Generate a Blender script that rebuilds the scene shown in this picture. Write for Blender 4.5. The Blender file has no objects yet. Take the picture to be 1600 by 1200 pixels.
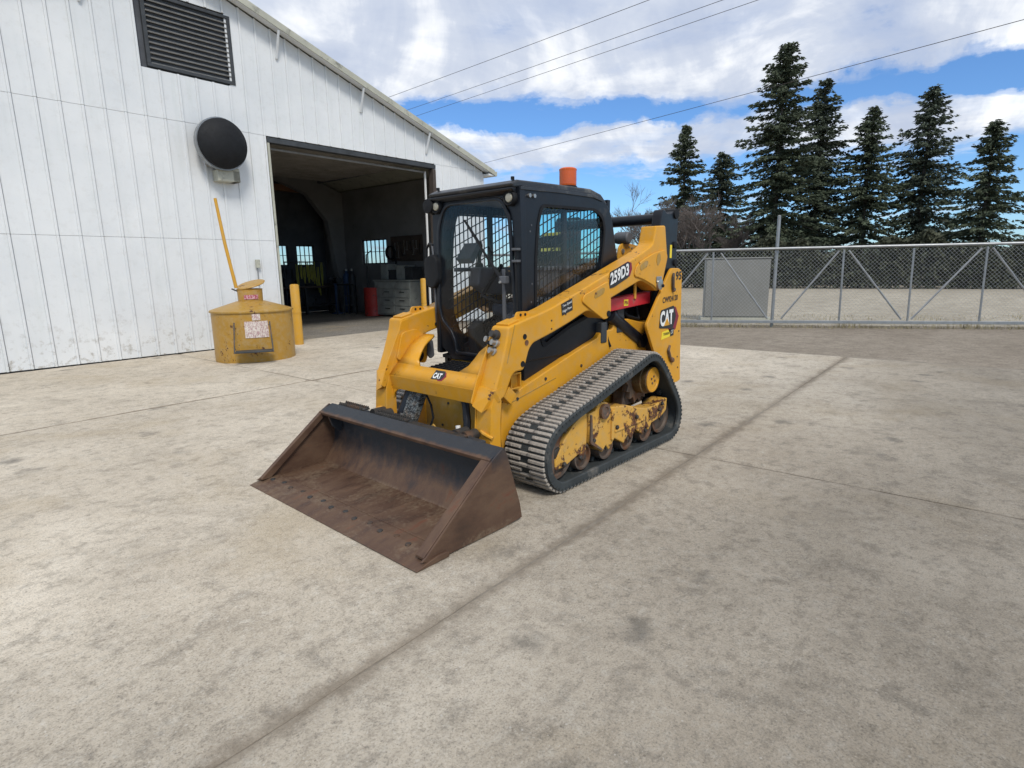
import bpy, bmesh, math, random
from mathutils import Vector, Matrix, Euler, noise as mnoise
import numpy as np
random.seed(7)
S = bpy.context.scene
COL = S.collection
rad = math.radians

# ------------------------------------------------------------------ camera
CX, CY, CZ, YAW, PITCH, ROLL, FPX = 3.50435, 2.94074, 1.42848, -2.4089, 0.19846, -0.01564, 903.5
f = Vector((math.cos(PITCH)*math.cos(YAW), math.cos(PITCH)*math.sin(YAW), -math.sin(PITCH)))
r = f.cross(Vector((0, 0, 1))).normalized(); u = r.cross(f)
r2 = r*math.cos(ROLL)+u*math.sin(ROLL); u2 = -r*math.sin(ROLL)+u*math.cos(ROLL)
cd = bpy.data.cameras.new('camera'); cam = bpy.data.objects.new('camera', cd); COL.objects.link(cam)
cam.matrix_world = Matrix(((r2.x, u2.x, -f.x, CX), (r2.y, u2.y, -f.y, CY), (r2.z, u2.z, -f.z, CZ), (0, 0, 0, 1)))
cd.sensor_width = 36; cd.lens = FPX/1600*36; cd.clip_start = .05; cd.clip_end = 3000
S.camera = cam

# ------------------------------------------------------------------ world
SUN_EL, SUN_AZ = rad(50), rad(62)          # azimuth from +X towards +Y
W = bpy.data.worlds.new('World'); S.world = W; W.use_nodes = True
nt = W.node_tree; nt.nodes.clear(); N = nt.nodes.new; LK = nt.links.new
def nmath(nt, op, a, b=None, c=None, clamp=False):
    n = nt.nodes.new('ShaderNodeMath'); n.operation = op; n.use_clamp = clamp
    for i, x in enumerate((a, b, c)):
        if x is None: continue
        if isinstance(x, (int, float)): n.inputs[i].default_value = x
        else: nt.links.new(x, n.inputs[i])
    return n.outputs[0]
def nramp(nt, fac, stops, interp='LINEAR'):
    n = nt.nodes.new('ShaderNodeValToRGB'); cr = n.color_ramp; cr.interpolation = interp
    while len(cr.elements) > 1: cr.elements.remove(cr.elements[-1])
    for i, (p, c) in enumerate(stops):
        e = cr.elements[0] if i == 0 else cr.elements.new(p)
        e.position = p
        if isinstance(c, (int, float)): c = (c, c, c)
        e.color = (*c, 1)
    nt.links.new(fac, n.inputs[0]); return n.outputs[0]
def nnoise(nt, vec, scale, detail=4, rough=.55, dist=0):
    n = nt.nodes.new('ShaderNodeTexNoise'); n.inputs['Scale'].default_value = scale
    n.inputs['Detail'].default_value = detail; n.inputs['Roughness'].default_value = rough
    n.inputs['Distortion'].default_value = dist
    if vec is not None: nt.links.new(vec, n.inputs['Vector'])
    return n.outputs['Fac']
def nmix(nt, fac, a, b, mode='MIX'):
    n = nt.nodes.new('ShaderNodeMix'); n.data_type = 'RGBA'; n.blend_type = mode
    for s, x in ((0, fac), (6, a), (7, b)):
        if isinstance(x, (int, float)): n.inputs[s].default_value = x
        elif isinstance(x, tuple): n.inputs[s].default_value = (*x, 1)
        else: nt.links.new(x, n.inputs[s])
    return n.outputs[2]
sky = N('ShaderNodeTexSky'); sky.sky_type = 'NISHITA'; sky.sun_disc = False
sky.sun_elevation = SUN_EL; sky.sun_rotation = math.pi/2-SUN_AZ
sky.air_density = 1.0; sky.dust_density = .3; sky.ozone_density = 3.0; sky.altitude = 300
tc = N('ShaderNodeTexCoord'); sp = N('ShaderNodeSeparateXYZ'); LK(tc.outputs['Generated'], sp.inputs[0])
el = sp.outputs[2]
# clouds on a flat layer far above: project the direction on a plane
den = nmath(nt, 'MAXIMUM', nmath(nt, 'ADD', el, .10), .03)
cb = N('ShaderNodeCombineXYZ'); LK(nmath(nt, 'DIVIDE', sp.outputs[0], den), cb.inputs[0]); LK(nmath(nt, 'DIVIDE', sp.outputs[1], den), cb.inputs[1])
cb.inputs[2].default_value = 3.7
pv = cb.outputs[0]
n_big = nnoise(nt, pv, .55, 3, .5)
n_mid = nnoise(nt, pv, 1.6, 8, .6, .25)
dv = tc.outputs['Generated']
n_dir = nnoise(nt, dv, 9, 7, .58, .3)
elw = nmath(nt, 'ADD', el, nmath(nt, 'MULTIPLY', nmath(nt, 'SUBTRACT', n_dir, .5), .085))
band = nramp(nt, elw, [(0, .35), (.06, .30), (.12, .28), (.150, .40), (.170, .72), (.206, .68), (.222, .30), (.240, .30), (.268, .82), (.55, .80), (1, .72)])
cover = nmath(nt, 'ADD', band, nmath(nt, 'MULTIPLY', nmath(nt, 'SUBTRACT', n_mid, .5), 1.35))
cover = nmath(nt, 'ADD', cover, nmath(nt, 'MULTIPLY', nmath(nt, 'SUBTRACT', n_big, .5), .30))
mask = nramp(nt, cover, [(.36, 0), (.50, .42), (.64, .85), (.80, 1)], 'EASE')
n_sh = nnoise(nt, pv, 1.3, 6, .6, .5)
n_sh2 = nnoise(nt, dv, 5.5, 8, .6, .6)
shade = nmath(nt, 'ADD', nmath(nt, 'MULTIPLY', n_sh, .45), nmath(nt, 'MULTIPLY', n_sh2, .55))
CL = 6.3
ccol = nramp(nt, shade, [(.40, (.53*CL, .60*CL, .75*CL)), (.49, (.64*CL, .70*CL, .82*CL)), (.56, (.92*CL, .95*CL, 1.0*CL)), (.63, (1.18*CL, 1.18*CL, 1.18*CL))])
# a little bluer air than the model gives
blue = nmix(nt, 1.0, sky.outputs[0], (.50, .70, .92), 'MULTIPLY')
skyc = nmix(nt, mask, blue, ccol)
bg = N('ShaderNodeBackground'); bg.inputs[1].default_value = .10; LK(skyc, bg.inputs[0])
wo = N('ShaderNodeOutputWorld'); LK(bg.outputs[0], wo.inputs[0])

sd = bpy.data.lights.new('sun', 'SUN'); sd.energy = 1.5; sd.angle = rad(14); sd.color = (1, .95, .87)
so = bpy.data.objects.new('sun', sd); COL.objects.link(so)
sdir = Vector((math.cos(SUN_EL)*math.cos(SUN_AZ), math.cos(SUN_EL)*math.sin(SUN_AZ), math.sin(SUN_EL)))
so.rotation_euler = sdir.to_track_quat('Z', 'Y').to_euler()
S.view_settings.view_transform = 'Standard'; S.view_settings.look = 'None'
S.view_settings.exposure = 0.72; S.view_settings.gamma = 1; S.view_settings.use_curve_mapping = False
S.cycles.max_bounces = 10; S.cycles.transparent_max_bounces = 24; S.cycles.caustics_reflective = False; S.cycles.caustics_refractive = False

# ------------------------------------------------------------------ materials
def new_mat(name):
    m = bpy.data.materials.new(name); m.use_nodes = True; nt = m.node_tree; nt.nodes.clear()
    o = nt.nodes.new('ShaderNodeOutputMaterial'); b = nt.nodes.new('ShaderNodeBsdfPrincipled'); nt.links.new(b.outputs[0], o.inputs[0])
    t = nt.nodes.new('ShaderNodeTexCoord')
    return m, nt, b, t.outputs['Object'], o
def setc(nt, b, key, x):
    if isinstance(x, (int, float)): b.inputs[key].default_value = x
    elif isinstance(x, tuple): b.inputs[key].default_value = (*x, 1)
    else: nt.links.new(x, b.inputs[key])
def nbump(nt, b, h, strength=.3, dist=.01):
    n = nt.nodes.new('ShaderNodeBump'); n.inputs['Strength'].default_value = strength; n.inputs['Distance'].default_value = dist
    nt.links.new(h, n.inputs['Height']); nt.links.new(n.outputs[0], b.inputs['Normal'])
def simple(name, col, rough=.6, metal=0, var=.18, scale=6, bump=.0, dirt=None, dirt_amt=.0, dscale=3, spec=.5):
    m, nt, b, v, o = new_mat(name)
    n = nnoise(nt, v, scale, 5, .6)
    a = tuple(c*(1-var) for c in col); c2 = tuple(min(1, c*(1+var)) for c in col)
    c = nramp(nt, n, [(.3, a), (.7, c2)])
    if dirt:
        n2 = nnoise(nt, v, dscale, 8, .68)
        c = nmix(nt, nramp(nt, n2, [(.62-dirt_amt*.4, 0), (.74-dirt_amt*.4, 1)]), c, dirt)
    setc(nt, b, 'Base Color', c)
    rg = nmath(nt, 'ADD', nmath(nt, 'MULTIPLY', nnoise(nt, v, scale*2.3, 4), .25), rough-.12)
    setc(nt, b, 'Roughness', rg); setc(nt, b, 'Metallic', metal); setc(nt, b, 'Specular IOR Level', spec)
    if bump: nbump(nt, b, nnoise(nt, v, scale*12, 5, .65), bump, .004)
    return m
def yellow(name, col=(.66, .315, .022), wear=.0, dust=.35):
    m, nt, b, v, o = new_mat(name)
    n = nnoise(nt, v, 2.2, 6, .6); n2 = nnoise(nt, v, 14, 6, .65)
    c = nramp(nt, n, [(.3, tuple(x*.90 for x in col)), (.7, tuple(min(1, x*1.06) for x in col))])
    dustc = (.42, .33, .19)
    df = nmath(nt, 'MULTIPLY', nramp(nt, n2, [(.45, 0), (.75, 1)]), dust)
    c = nmix(nt, df, c, dustc)
    # small chips showing dark primer and rust
    n3 = nnoise(nt, v, 22, 8, .7); n4 = nnoise(nt, v, 3.1, 5, .6)
    chip = nramp(nt, nmath(nt, 'ADD', nmath(nt, 'MULTIPLY', n3, .5), nmath(nt, 'MULTIPLY', n4, .5)), [(.615-wear*.13, 0), (.64-wear*.12, 1)])
    rustc = nramp(nt, nnoise(nt, v, 40, 5, .6), [(.35, (.045, .022, .016)), (.65, (.16, .065, .030))])
    c = nmix(nt, chip, c, rustc)
    setc(nt, b, 'Base Color', c)
    setc(nt, b, 'Roughness', nramp(nt, nmath(nt, 'ADD', n2, nmath(nt, 'MULTIPLY', chip, .3)), [(.3, .30), (.9, .62)]))
    setc(nt, b, 'Specular IOR Level', .32)
    nbump(nt, b, nmath(nt, 'SUBTRACT', nmath(nt, 'MULTIPLY', nnoise(nt, v, 60, 4), .3), chip), .12, .003)
    return m
M = {}
M['yel'] = yellow('yellow_paint', wear=.09, dust=.30)
M['yel_worn'] = yellow('worn_yellow_paint', (.62, .34, .06), wear=.75, dust=.5)
M['yel_dull'] = yellow('dull_yellow_paint', (.40, .23, .040), wear=.35, dust=.6)
M['yel_int'] = yellow('grimy_yellow_paint', (.42, .24, .04), wear=.35, dust=.5)
M['black'] = simple('cab_black_paint', (.0075, .0095, .014), .36, 0, .2, 5, .03, (.06, .05, .04), .05, 3, spec=.38)
M['roof'] = simple('roof_black_paint', (.022, .025, .030), .42, 0, .15, 5, .03, (.16, .15, .13), .22, 2)
M['blackm'] = simple('matte_black', (.008, .009, .011), .7, 0, .25, 10, .05, spec=.3)
M['rubber'] = simple('rubber', (.030, .036, .038), .75, 0, .25, 8, .10, (.14, .13, .115), .10, 4)
M['lug'] = simple('dusty_rubber_lug', (.37, .335, .29), .85, 0, .22, 22, .2, (.13, .12, .11), .28, 26)
M['steel'] = simple('bare_steel', (.42, .41, .39), .35, .85, .2, 20, .05)
M['darksteel'] = simple('dark_steel', (.06, .058, .056), .5, .5, .25, 12, .06, (.14, .085, .055), .25, 8)
M['rust'] = simple('rusty_wheel', (.13, .10, .080), .65, .3, .3, 12, .12, (.17, .080, .040), .35, 8)
M['white'] = simple('white_print', (.78, .78, .76), .5, 0, .04, 6)
M['blackp'] = simple('black_print', (.02, .02, .022), .5, 0, .1, 6)
M['redp'] = simple('dark_red_print', (.22, .015, .035), .5, 0, .1, 6)
M['yelp'] = simple('yellow_sticker', (.80, .62, .03), .5, 0, .06, 6)
M['redbar'] = simple('red_paint', (.50, .020, .030), .42, 0, .1, 8, .02, (.30, .10, .07), .15, 12)
M['orange'] = simple('orange_lens', (.60, .105, .016), .22, 0, .1, 9)
M['seat'] = simple('seat_fabric', (.030, .040, .060), .85, 0, .2, 20, .1)
M['podg'] = simple('grey_plastic', (.090, .095, .105), .6, 0, .12, 14, .05)
M['lens'] = simple('lamp_lens', (.36, .34, .27), .25, 0, .15, 40)
def mk_glass(name, tint, gl=.9):
    m = bpy.data.materials.new(name); m.use_nodes = True; nt = m.node_tree; nt.nodes.clear()
    o = nt.nodes.new('ShaderNodeOutputMaterial'); t = nt.nodes.new('ShaderNodeBsdfTransparent'); t.inputs[0].default_value = (*tint, 1)
    g = nt.nodes.new('ShaderNodeBsdfGlossy'); g.inputs['Roughness'].default_value = .03; g.inputs[0].default_value = (gl, gl, gl, 1)
    lw = nt.nodes.new('ShaderNodeLayerWeight'); lw.inputs[0].default_value = .5
    frn = nmath(nt, 'ADD', nmath(nt, 'MULTIPLY', nmath(nt, 'POWER', lw.outputs['Facing'], 4.0), .8), .012)
    mx = nt.nodes.new('ShaderNodeMixShader'); nt.links.new(frn, mx.inputs[0]); nt.links.new(t.outputs[0], mx.inputs[1]); nt.links.new(g.outputs[0], mx.inputs[2])
    df = nt.nodes.new('ShaderNodeBsdfDiffuse'); df.inputs[0].default_value = (.35, .34, .32, 1)
    tc = nt.nodes.new('ShaderNodeTexCoord')
    dn = nramp(nt, nnoise(nt, tc.outputs['Object'], 3.5, 6, .65), [(.35, .0), (.75, .022)])
    m2 = nt.nodes.new('ShaderNodeMixShader'); nt.links.new(dn, m2.inputs[0]); nt.links.new(mx.outputs[0], m2.inputs[1]); nt.links.new(df.outputs[0], m2.inputs[2])
    nt.links.new(m2.outputs[0], o.inputs[0]); return m
M['glass'] = mk_glass('cab_glass', (.965, .975, .98))
M['glass_teal'] = mk_glass('tinted_rear_glass', (.62, .88, .90))
M['glass_win'] = mk_glass('window_glass', (.85, .88, .88))

def bucket_mat(name, off):
    m, nt, b, v, o = new_mat(name)
    mpb = nt.nodes.new('ShaderNodeMapping'); mpb.inputs['Scale'].default_value = (.45, 1.5, 1.0); nt.links.new(v, mpb.inputs[0])
    n = nnoise(nt, v, 2.4, 8, .62, .4); n2 = nnoise(nt, mpb.outputs[0], 7, 8, .66); n3 = nnoise(nt, v, 45, 5, .65)
    rustc = nramp(nt, n2, [(.28, (.060, .036, .026)), (.44, (.100, .055, .035)), (.60, (.135, .080, .049)), (.72, (.155, .052, .028))])
    black = nramp(nt, n2, [(.3, (.020, .026, .034)), (.7, (.042, .046, .052))])
    sp = nt.nodes.new('ShaderNodeSeparateXYZ'); nt.links.new(v, sp.inputs[0])
    # rust where the material scrapes: the floor and low on the sheets; old black paint left high up
    h = nmath(nt, 'MULTIPLY', sp.outputs[2], -1.5)
    k = nmath(nt, 'ADD', nmath(nt, 'ADD', nmath(nt, 'ADD', nmath(nt, 'MULTIPLY', n, .5), nmath(nt, 'MULTIPLY', n2, .5)), h), off)
    fac = nramp(nt, k, [(.34, 0), (.62, 1)])
    em = nt.nodes.new('ShaderNodeMapRange'); em.inputs['From Min'].default_value = 1.392; em.inputs['From Max'].default_value = 1.412; nt.links.new(nmath(nt, 'ADD', sp.outputs[0], nmath(nt, 'MULTIPLY', n2, .05)), em.inputs['Value'])
    fac = nmath(nt, 'MAXIMUM', fac, em.outputs[0])
    c = nmix(nt, fac, black, rustc)
    pol = nramp(nt, nmath(nt, 'ADD', nmath(nt, 'MULTIPLY', n, .6), nmath(nt, 'MULTIPLY', n3, .4)), [(.50, 0), (.62, .75)])
    floor = nramp(nt, sp.outputs[2], [(.036, 1), (.050, .12), (.20, 0)])
    c = nmix(nt, nmath(nt, 'MULTIPLY', pol, nmath(nt, 'MULTIPLY', floor, .8)), c, (.235, .175, .115))
    setc(nt, b, 'Base Color', c)
    setc(nt, b, 'Roughness', nramp(nt, n2, [(.3, .42), (.8, .75)])); setc(nt, b, 'Metallic', .25)
    nbump(nt, b, nmath(nt, 'ADD', n3, n2), .25, .004)
    return m
M['bucket'] = bucket_mat('worn_bucket_steel', .24)
M['bucketside'] = bucket_mat('rusty_bucket_side', .62)

def concrete(name, a=(.42, .362, .282), bcol=(.60, .535, .435), joint=True):
    m, nt, b, v, o = new_mat(name)
    g = nt.nodes.new('ShaderNodeNewGeometry'); P = g.outputs['Position']
    big = nnoise(nt, P, .45, 8, .62, .3); mid = nnoise(nt, P, 2.6, 9, .68, .2); fine = nnoise(nt, P, 38, 6, .75); grit = nnoise(nt, P, 130, 3, .7)
    c = nramp(nt, big, [(.28, a), (.52, tuple((x+y)/2 for x, y in zip(a, bcol))), (.68, bcol)])
    c = nmix(nt, nramp(nt, mid, [(.30, .45), (.50, 0)]), c, tuple(x*.66 for x in a))
    c = nmix(nt, nramp(nt, mid, [(.60, 0), (.78, .45)]), c, (.56, .54, .49))
    # exposed aggregate: coarse pale and dark mottling
    ag = nnoise(nt, P, 13, 7, .78); ag2 = nnoise(nt, P, 6.0, 8, .75, .3)
    c = nmix(nt, nramp(nt, ag, [(.34, .60), (.47, 0)]), c, (.21, .18, .14))
    c = nmix(nt, nramp(nt, ag, [(.53, 0), (.66, .55)]), c, (.60, .56, .48))
    c = nmix(nt, nramp(nt, ag2, [(.38, .45), (.48, 0)]), c, (.21, .185, .15))
    # warm clay stains
    st = nnoise(nt, P, .75, 6, .6, .5)
    c = nmix(nt, nramp(nt, st, [(.52, 0), (.70, .55)]), c, (.36, .29, .19))
    pt = nnoise(nt, P, 1.15, 9, .72, .6)
    c = nmix(nt, nramp(nt, pt, [(.55, 0), (.62, .22), (.74, .42)]), c, (.22, .19, .15))
    c = nmix(nt, nramp(nt, fine, [(.30, .42), (.50, 0)]), c, (.13, .125, .115))
    c = nmix(nt, nramp(nt, fine, [(.58, 0), (.78, .6)]), c, (.58, .56, .52))
    c = nmix(nt, nramp(nt, grit, [(.32, .55), (.48, 0)]), c, (.13, .12, .10))
    c = nmix(nt, nramp(nt, grit, [(.58, 0), (.72, .55)]), c, (.68, .65, .58))
    # aggregate specks
    vo = nt.nodes.new('ShaderNodeTexVoronoi'); vo.inputs['Scale'].default_value = 55; nt.links.new(P, vo.inputs['Vector'])
    vs = nt.nodes.new('ShaderNodeSeparateColor'); nt.links.new(vo.outputs['Color'], vs.inputs[0])
    speck = nmath(nt, 'MULTIPLY', nmath(nt, 'LESS_THAN', vo.outputs['Distance'], .22), nmath(nt, 'GREATER_THAN', vs.outputs[0], .90))
    c = nmix(nt, nmath(nt, 'MULTIPLY', speck, .55), c, nramp(nt, vs.outputs[1], [(.0, (.16, .13, .10)), (.45, (.66, .62, .55)), (.75, (.30, .24, .18))], 'CONSTANT'))
    # oil spots
    vo2 = nt.nodes.new('ShaderNodeTexVoronoi'); vo2.inputs['Scale'].default_value = 2.3; vo2.inputs['Randomness'].default_value = 1
    va = nt.nodes.new('ShaderNodeVectorMath'); va.operation = 'ADD'
    nz = nt.nodes.new('ShaderNodeTexNoise'); nz.inputs['Scale'].default_value = 9; nz.inputs['Detail'].default_value = 5; nt.links.new(P, nz.inputs['Vector'])
    sc = nt.nodes.new('ShaderNodeVectorMath'); sc.operation = 'SCALE'; sc.inputs['Scale'].default_value = .22; nt.links.new(nz.outputs['Color'], sc.inputs[0])
    nt.links.new(P, va.inputs[0]); nt.links.new(sc.outputs[0], va.inputs[1]); nt.links.new(va.outputs[0], vo2.inputs['Vector'])
    v3 = nt.nodes.new('ShaderNodeSeparateColor'); nt.links.new(vo2.outputs['Color'], v3.inputs[0])
    spot = nmath(nt, 'MULTIPLY', nramp(nt, vo2.outputs['Distance'], [(.08, .55), (.26, 0)]), nmath(nt, 'GREATER_THAN', v3.outputs[0], .72))
    c = nmix(nt, spot, c, (.10, .095, .085))
    if joint:
        at = nt.nodes.new('ShaderNodeAttribute'); at.attribute_name = 'edge'
        jn = nmath(nt, 'ADD', at.outputs['Fac'], nmath(nt, 'MULTIPLY', nmath(nt, 'SUBTRACT', nnoise(nt, P, 7, 8, .75), .55), .20))
        jv = nramp(nt, nnoise(nt, P, .8, 5, .6), [(.34, .45), (.60, 1)])
        c = nmix(nt, nmath(nt, 'MULTIPLY', nramp(nt, jn, [(.0, .80), (.020, .52), (.05, .12), (.11, 0)]), jv), c, (.19, .155, .115))
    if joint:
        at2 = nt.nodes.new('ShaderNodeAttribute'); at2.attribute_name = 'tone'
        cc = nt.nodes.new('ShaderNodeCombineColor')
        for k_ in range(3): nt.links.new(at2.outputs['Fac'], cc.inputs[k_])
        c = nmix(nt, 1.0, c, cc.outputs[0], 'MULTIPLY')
    setc(nt, b, 'Base Color', c); setc(nt, b, 'Roughness', .88); setc(nt, b, 'Specular IOR Level', .25)
    hh = nmath(nt, 'ADD', nmath(nt, 'MULTIPLY', fine, .8), nmath(nt, 'ADD', nmath(nt, 'MULTIPLY', grit, .35), nmath(nt, 'MULTIPLY', mid, .8)))
    nbump(nt, b, hh, .55, .012)
    return m
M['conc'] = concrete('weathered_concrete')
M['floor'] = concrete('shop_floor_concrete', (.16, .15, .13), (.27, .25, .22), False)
def gravel(name, a, b2, sc=1.0):
    m, nt, b, v, o = new_mat(name)
    g = nt.nodes.new('ShaderNodeNewGeometry'); P = g.outputs['Position']
    mp = nt.nodes.new('ShaderNodeMapping'); mp.inputs['Scale'].default_value = (.25, 1.0, 1); mp.inputs['Rotation'].default_value = (0, 0, rad(-52)); nt.links.new(P, mp.inputs[0])
    n = nnoise(nt, P, .12*sc, 8, .62, .3); n1 = nnoise(nt, mp.outputs[0], .55*sc, 7, .65, .2); n2 = nnoise(nt, P, 5*sc, 7, .7); n3 = nnoise(nt, P, 30*sc, 4, .7)
    k = nmath(nt, 'ADD', nmath(nt, 'MULTIPLY', n, .4), nmath(nt, 'MULTIPLY', n1, .6))
    c = nramp(nt, k, [(.34, a), (.50, tuple((x+y)/2 for x, y in zip(a, b2))), (.64, b2)])
    c = nmix(nt, nramp(nt, n2, [(.35, .55), (.6, 0)]), c, tuple(x*.7 for x in a))
    c = nmix(nt, nramp(nt, n3, [(.35, .5), (.55, 0)]), c, tuple(x*.55 for x in a))
    setc(nt, b, 'Base Color', c); setc(nt, b, 'Roughness', .95); setc(nt, b, 'Specular IOR Level', .15)
    nbump(nt, b, nmath(nt, 'ADD', n2, n3), .7, .03); return m
M['gravel'] = gravel('gravel_yard', (.22, .185, .145), (.37, .325, .265))
M['dryfield'] = gravel('dry_field', (.31, .275, .215), (.50, .455, .37), .35)
M['jointfill'] = simple('joint_dirt', (.20, .175, .14), .95, 0, .3, 12, .3)

def wallmat():
    m, nt, b, v, o = new_mat('white_painted_metal')
    g = nt.nodes.new('ShaderNodeNewGeometry'); P = g.outputs['Position']
    mp = nt.nodes.new('ShaderNodeMapping'); mp.inputs['Scale'].default_value = (3, 3, .25); nt.links.new(P, mp.inputs[0])
    st = nnoise(nt, mp.outputs[0], 2.0, 7, .65); n = nnoise(nt, P, .9, 6, .6); sp = nnoise(nt, P, 9, 7, .72)
    c = nramp(nt, n, [(.3, (.66, .685, .70)), (.7, (.755, .77, .775))])
    c = nmix(nt, nramp(nt, st, [(.55, 0), (.78, .30)]), c, (.50, .55, .52))
    pz = nt.nodes.new('ShaderNodeSeparateXYZ'); nt.links.new(P, pz.inputs[0])
    low = nramp(nt, pz.outputs[2], [(.0, .9), (.5, .25), (1.0, 0)])   # splash dirt near the ground
    c = nmix(nt, nmath(nt, 'MULTIPLY', nramp(nt, sp, [(.52, 0), (.68, .65)]), nmath(nt, 'ADD', nmath(nt, 'MULTIPLY', low, 1.4), .16)), c, (.30, .27, .22))
    setc(nt, b, 'Base Color', c); setc(nt, b, 'Roughness', .55); nbump(nt, b, n, .1, .01); return m
M['wall'] = wallmat()
M['trim'] = simple('pale_trim', (.42, .42, .35), .6, 0, .12, 3, .03, (.2, .2, .17), .15, 5)
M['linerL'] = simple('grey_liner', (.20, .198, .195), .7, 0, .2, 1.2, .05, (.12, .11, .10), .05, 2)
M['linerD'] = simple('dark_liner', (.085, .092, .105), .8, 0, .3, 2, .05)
M['brown'] = simple('brown_trim', (.060, .045, .036), .7, 0, .2, 6, .05)
M['doorp'] = simple('raised_door_panel', (.20, .19, .175), .6, 0, .2, 2, .05, (.16, .15, .13), .3, 3)
M['orangebeam'] = simple('faded_orange_beam', (.22, .11, .06), .7, 0, .2, 3)
M['dgrey'] = simple('dark_grey_metal', (.045, .050, .055), .6, .2, .3, 6, .05)
M['benchg'] = simple('grey_green_metal', (.30, .32, .30), .6, .1, .2, 5, .05, (.12, .11, .09), .1, 6)
M['drum'] = simple('red_drum_paint', (.42, .035, .028), .5, 0, .15, 5, .03, (.12, .03, .025), .15, 6)
M['strap'] = simple('yellow_green_strap', (.34, .33, .06), .8, 0, .3, 10)
M['bluep'] = simple('blue_paint', (.03, .07, .16), .6, 0, .2, 5)
M['motor'] = yellow('oily_motor_paint', (.085, .052, .020), wear=.75, dust=.25)
M['bollard'] = yellow('bollard_paint', (.58, .31, .035), wear=.0, dust=.3)
M['tank'] = yellow('tank_paint', (.42, .235, .040), wear=.30, dust=.6)
M['galv'] = simple('galvanised_steel', (.32, .33, .335), .45, .7, .12, 9, .02)
M['galvwire'] = simple('galvanised_wire', (.36, .37, .37), .5, .5, .12, 9)
M['cabg'] = simple('grey_green_cabinet', (.20, .20, .185), .6, 0, .08, 2, .02)
M['bark'] = simple('bark', (.085, .072, .062), .9, 0, .25, 8, .3)
M['twig'] = simple('bare_twigs', (.15, .125, .112), .9, 0, .25, 3)
def leafmat(name, a, b2, sc=.9):
    m, nt, b, v, o = new_mat(name)
    c = nramp(nt, nnoise(nt, v, sc, 5, .65), [(.34, a), (.66, b2)])
    c = nmix(nt, nramp(nt, nnoise(nt, v, 7, 3, .6), [(.4, .0), (.75, .4)]), c, (.10, .105, .06))
    setc(nt, b, 'Base Color', c); setc(nt, b, 'Roughness', .8); setc(nt, b, 'Specular IOR Level', .25); return m
M['needle'] = leafmat('spruce_needles', (.040, .056, .036), (.100, .122, .076))
M['needle2'] = leafmat('blue_spruce_needles', (.044, .060, .044), (.098, .120, .086))
M['hedge'] = leafmat('hedge_leaves', (.034, .042, .028), (.075, .080, .052))
M['drygrass'] = simple('dry_grass', (.30, .26, .15), .9, 0, .3, 6)

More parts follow.
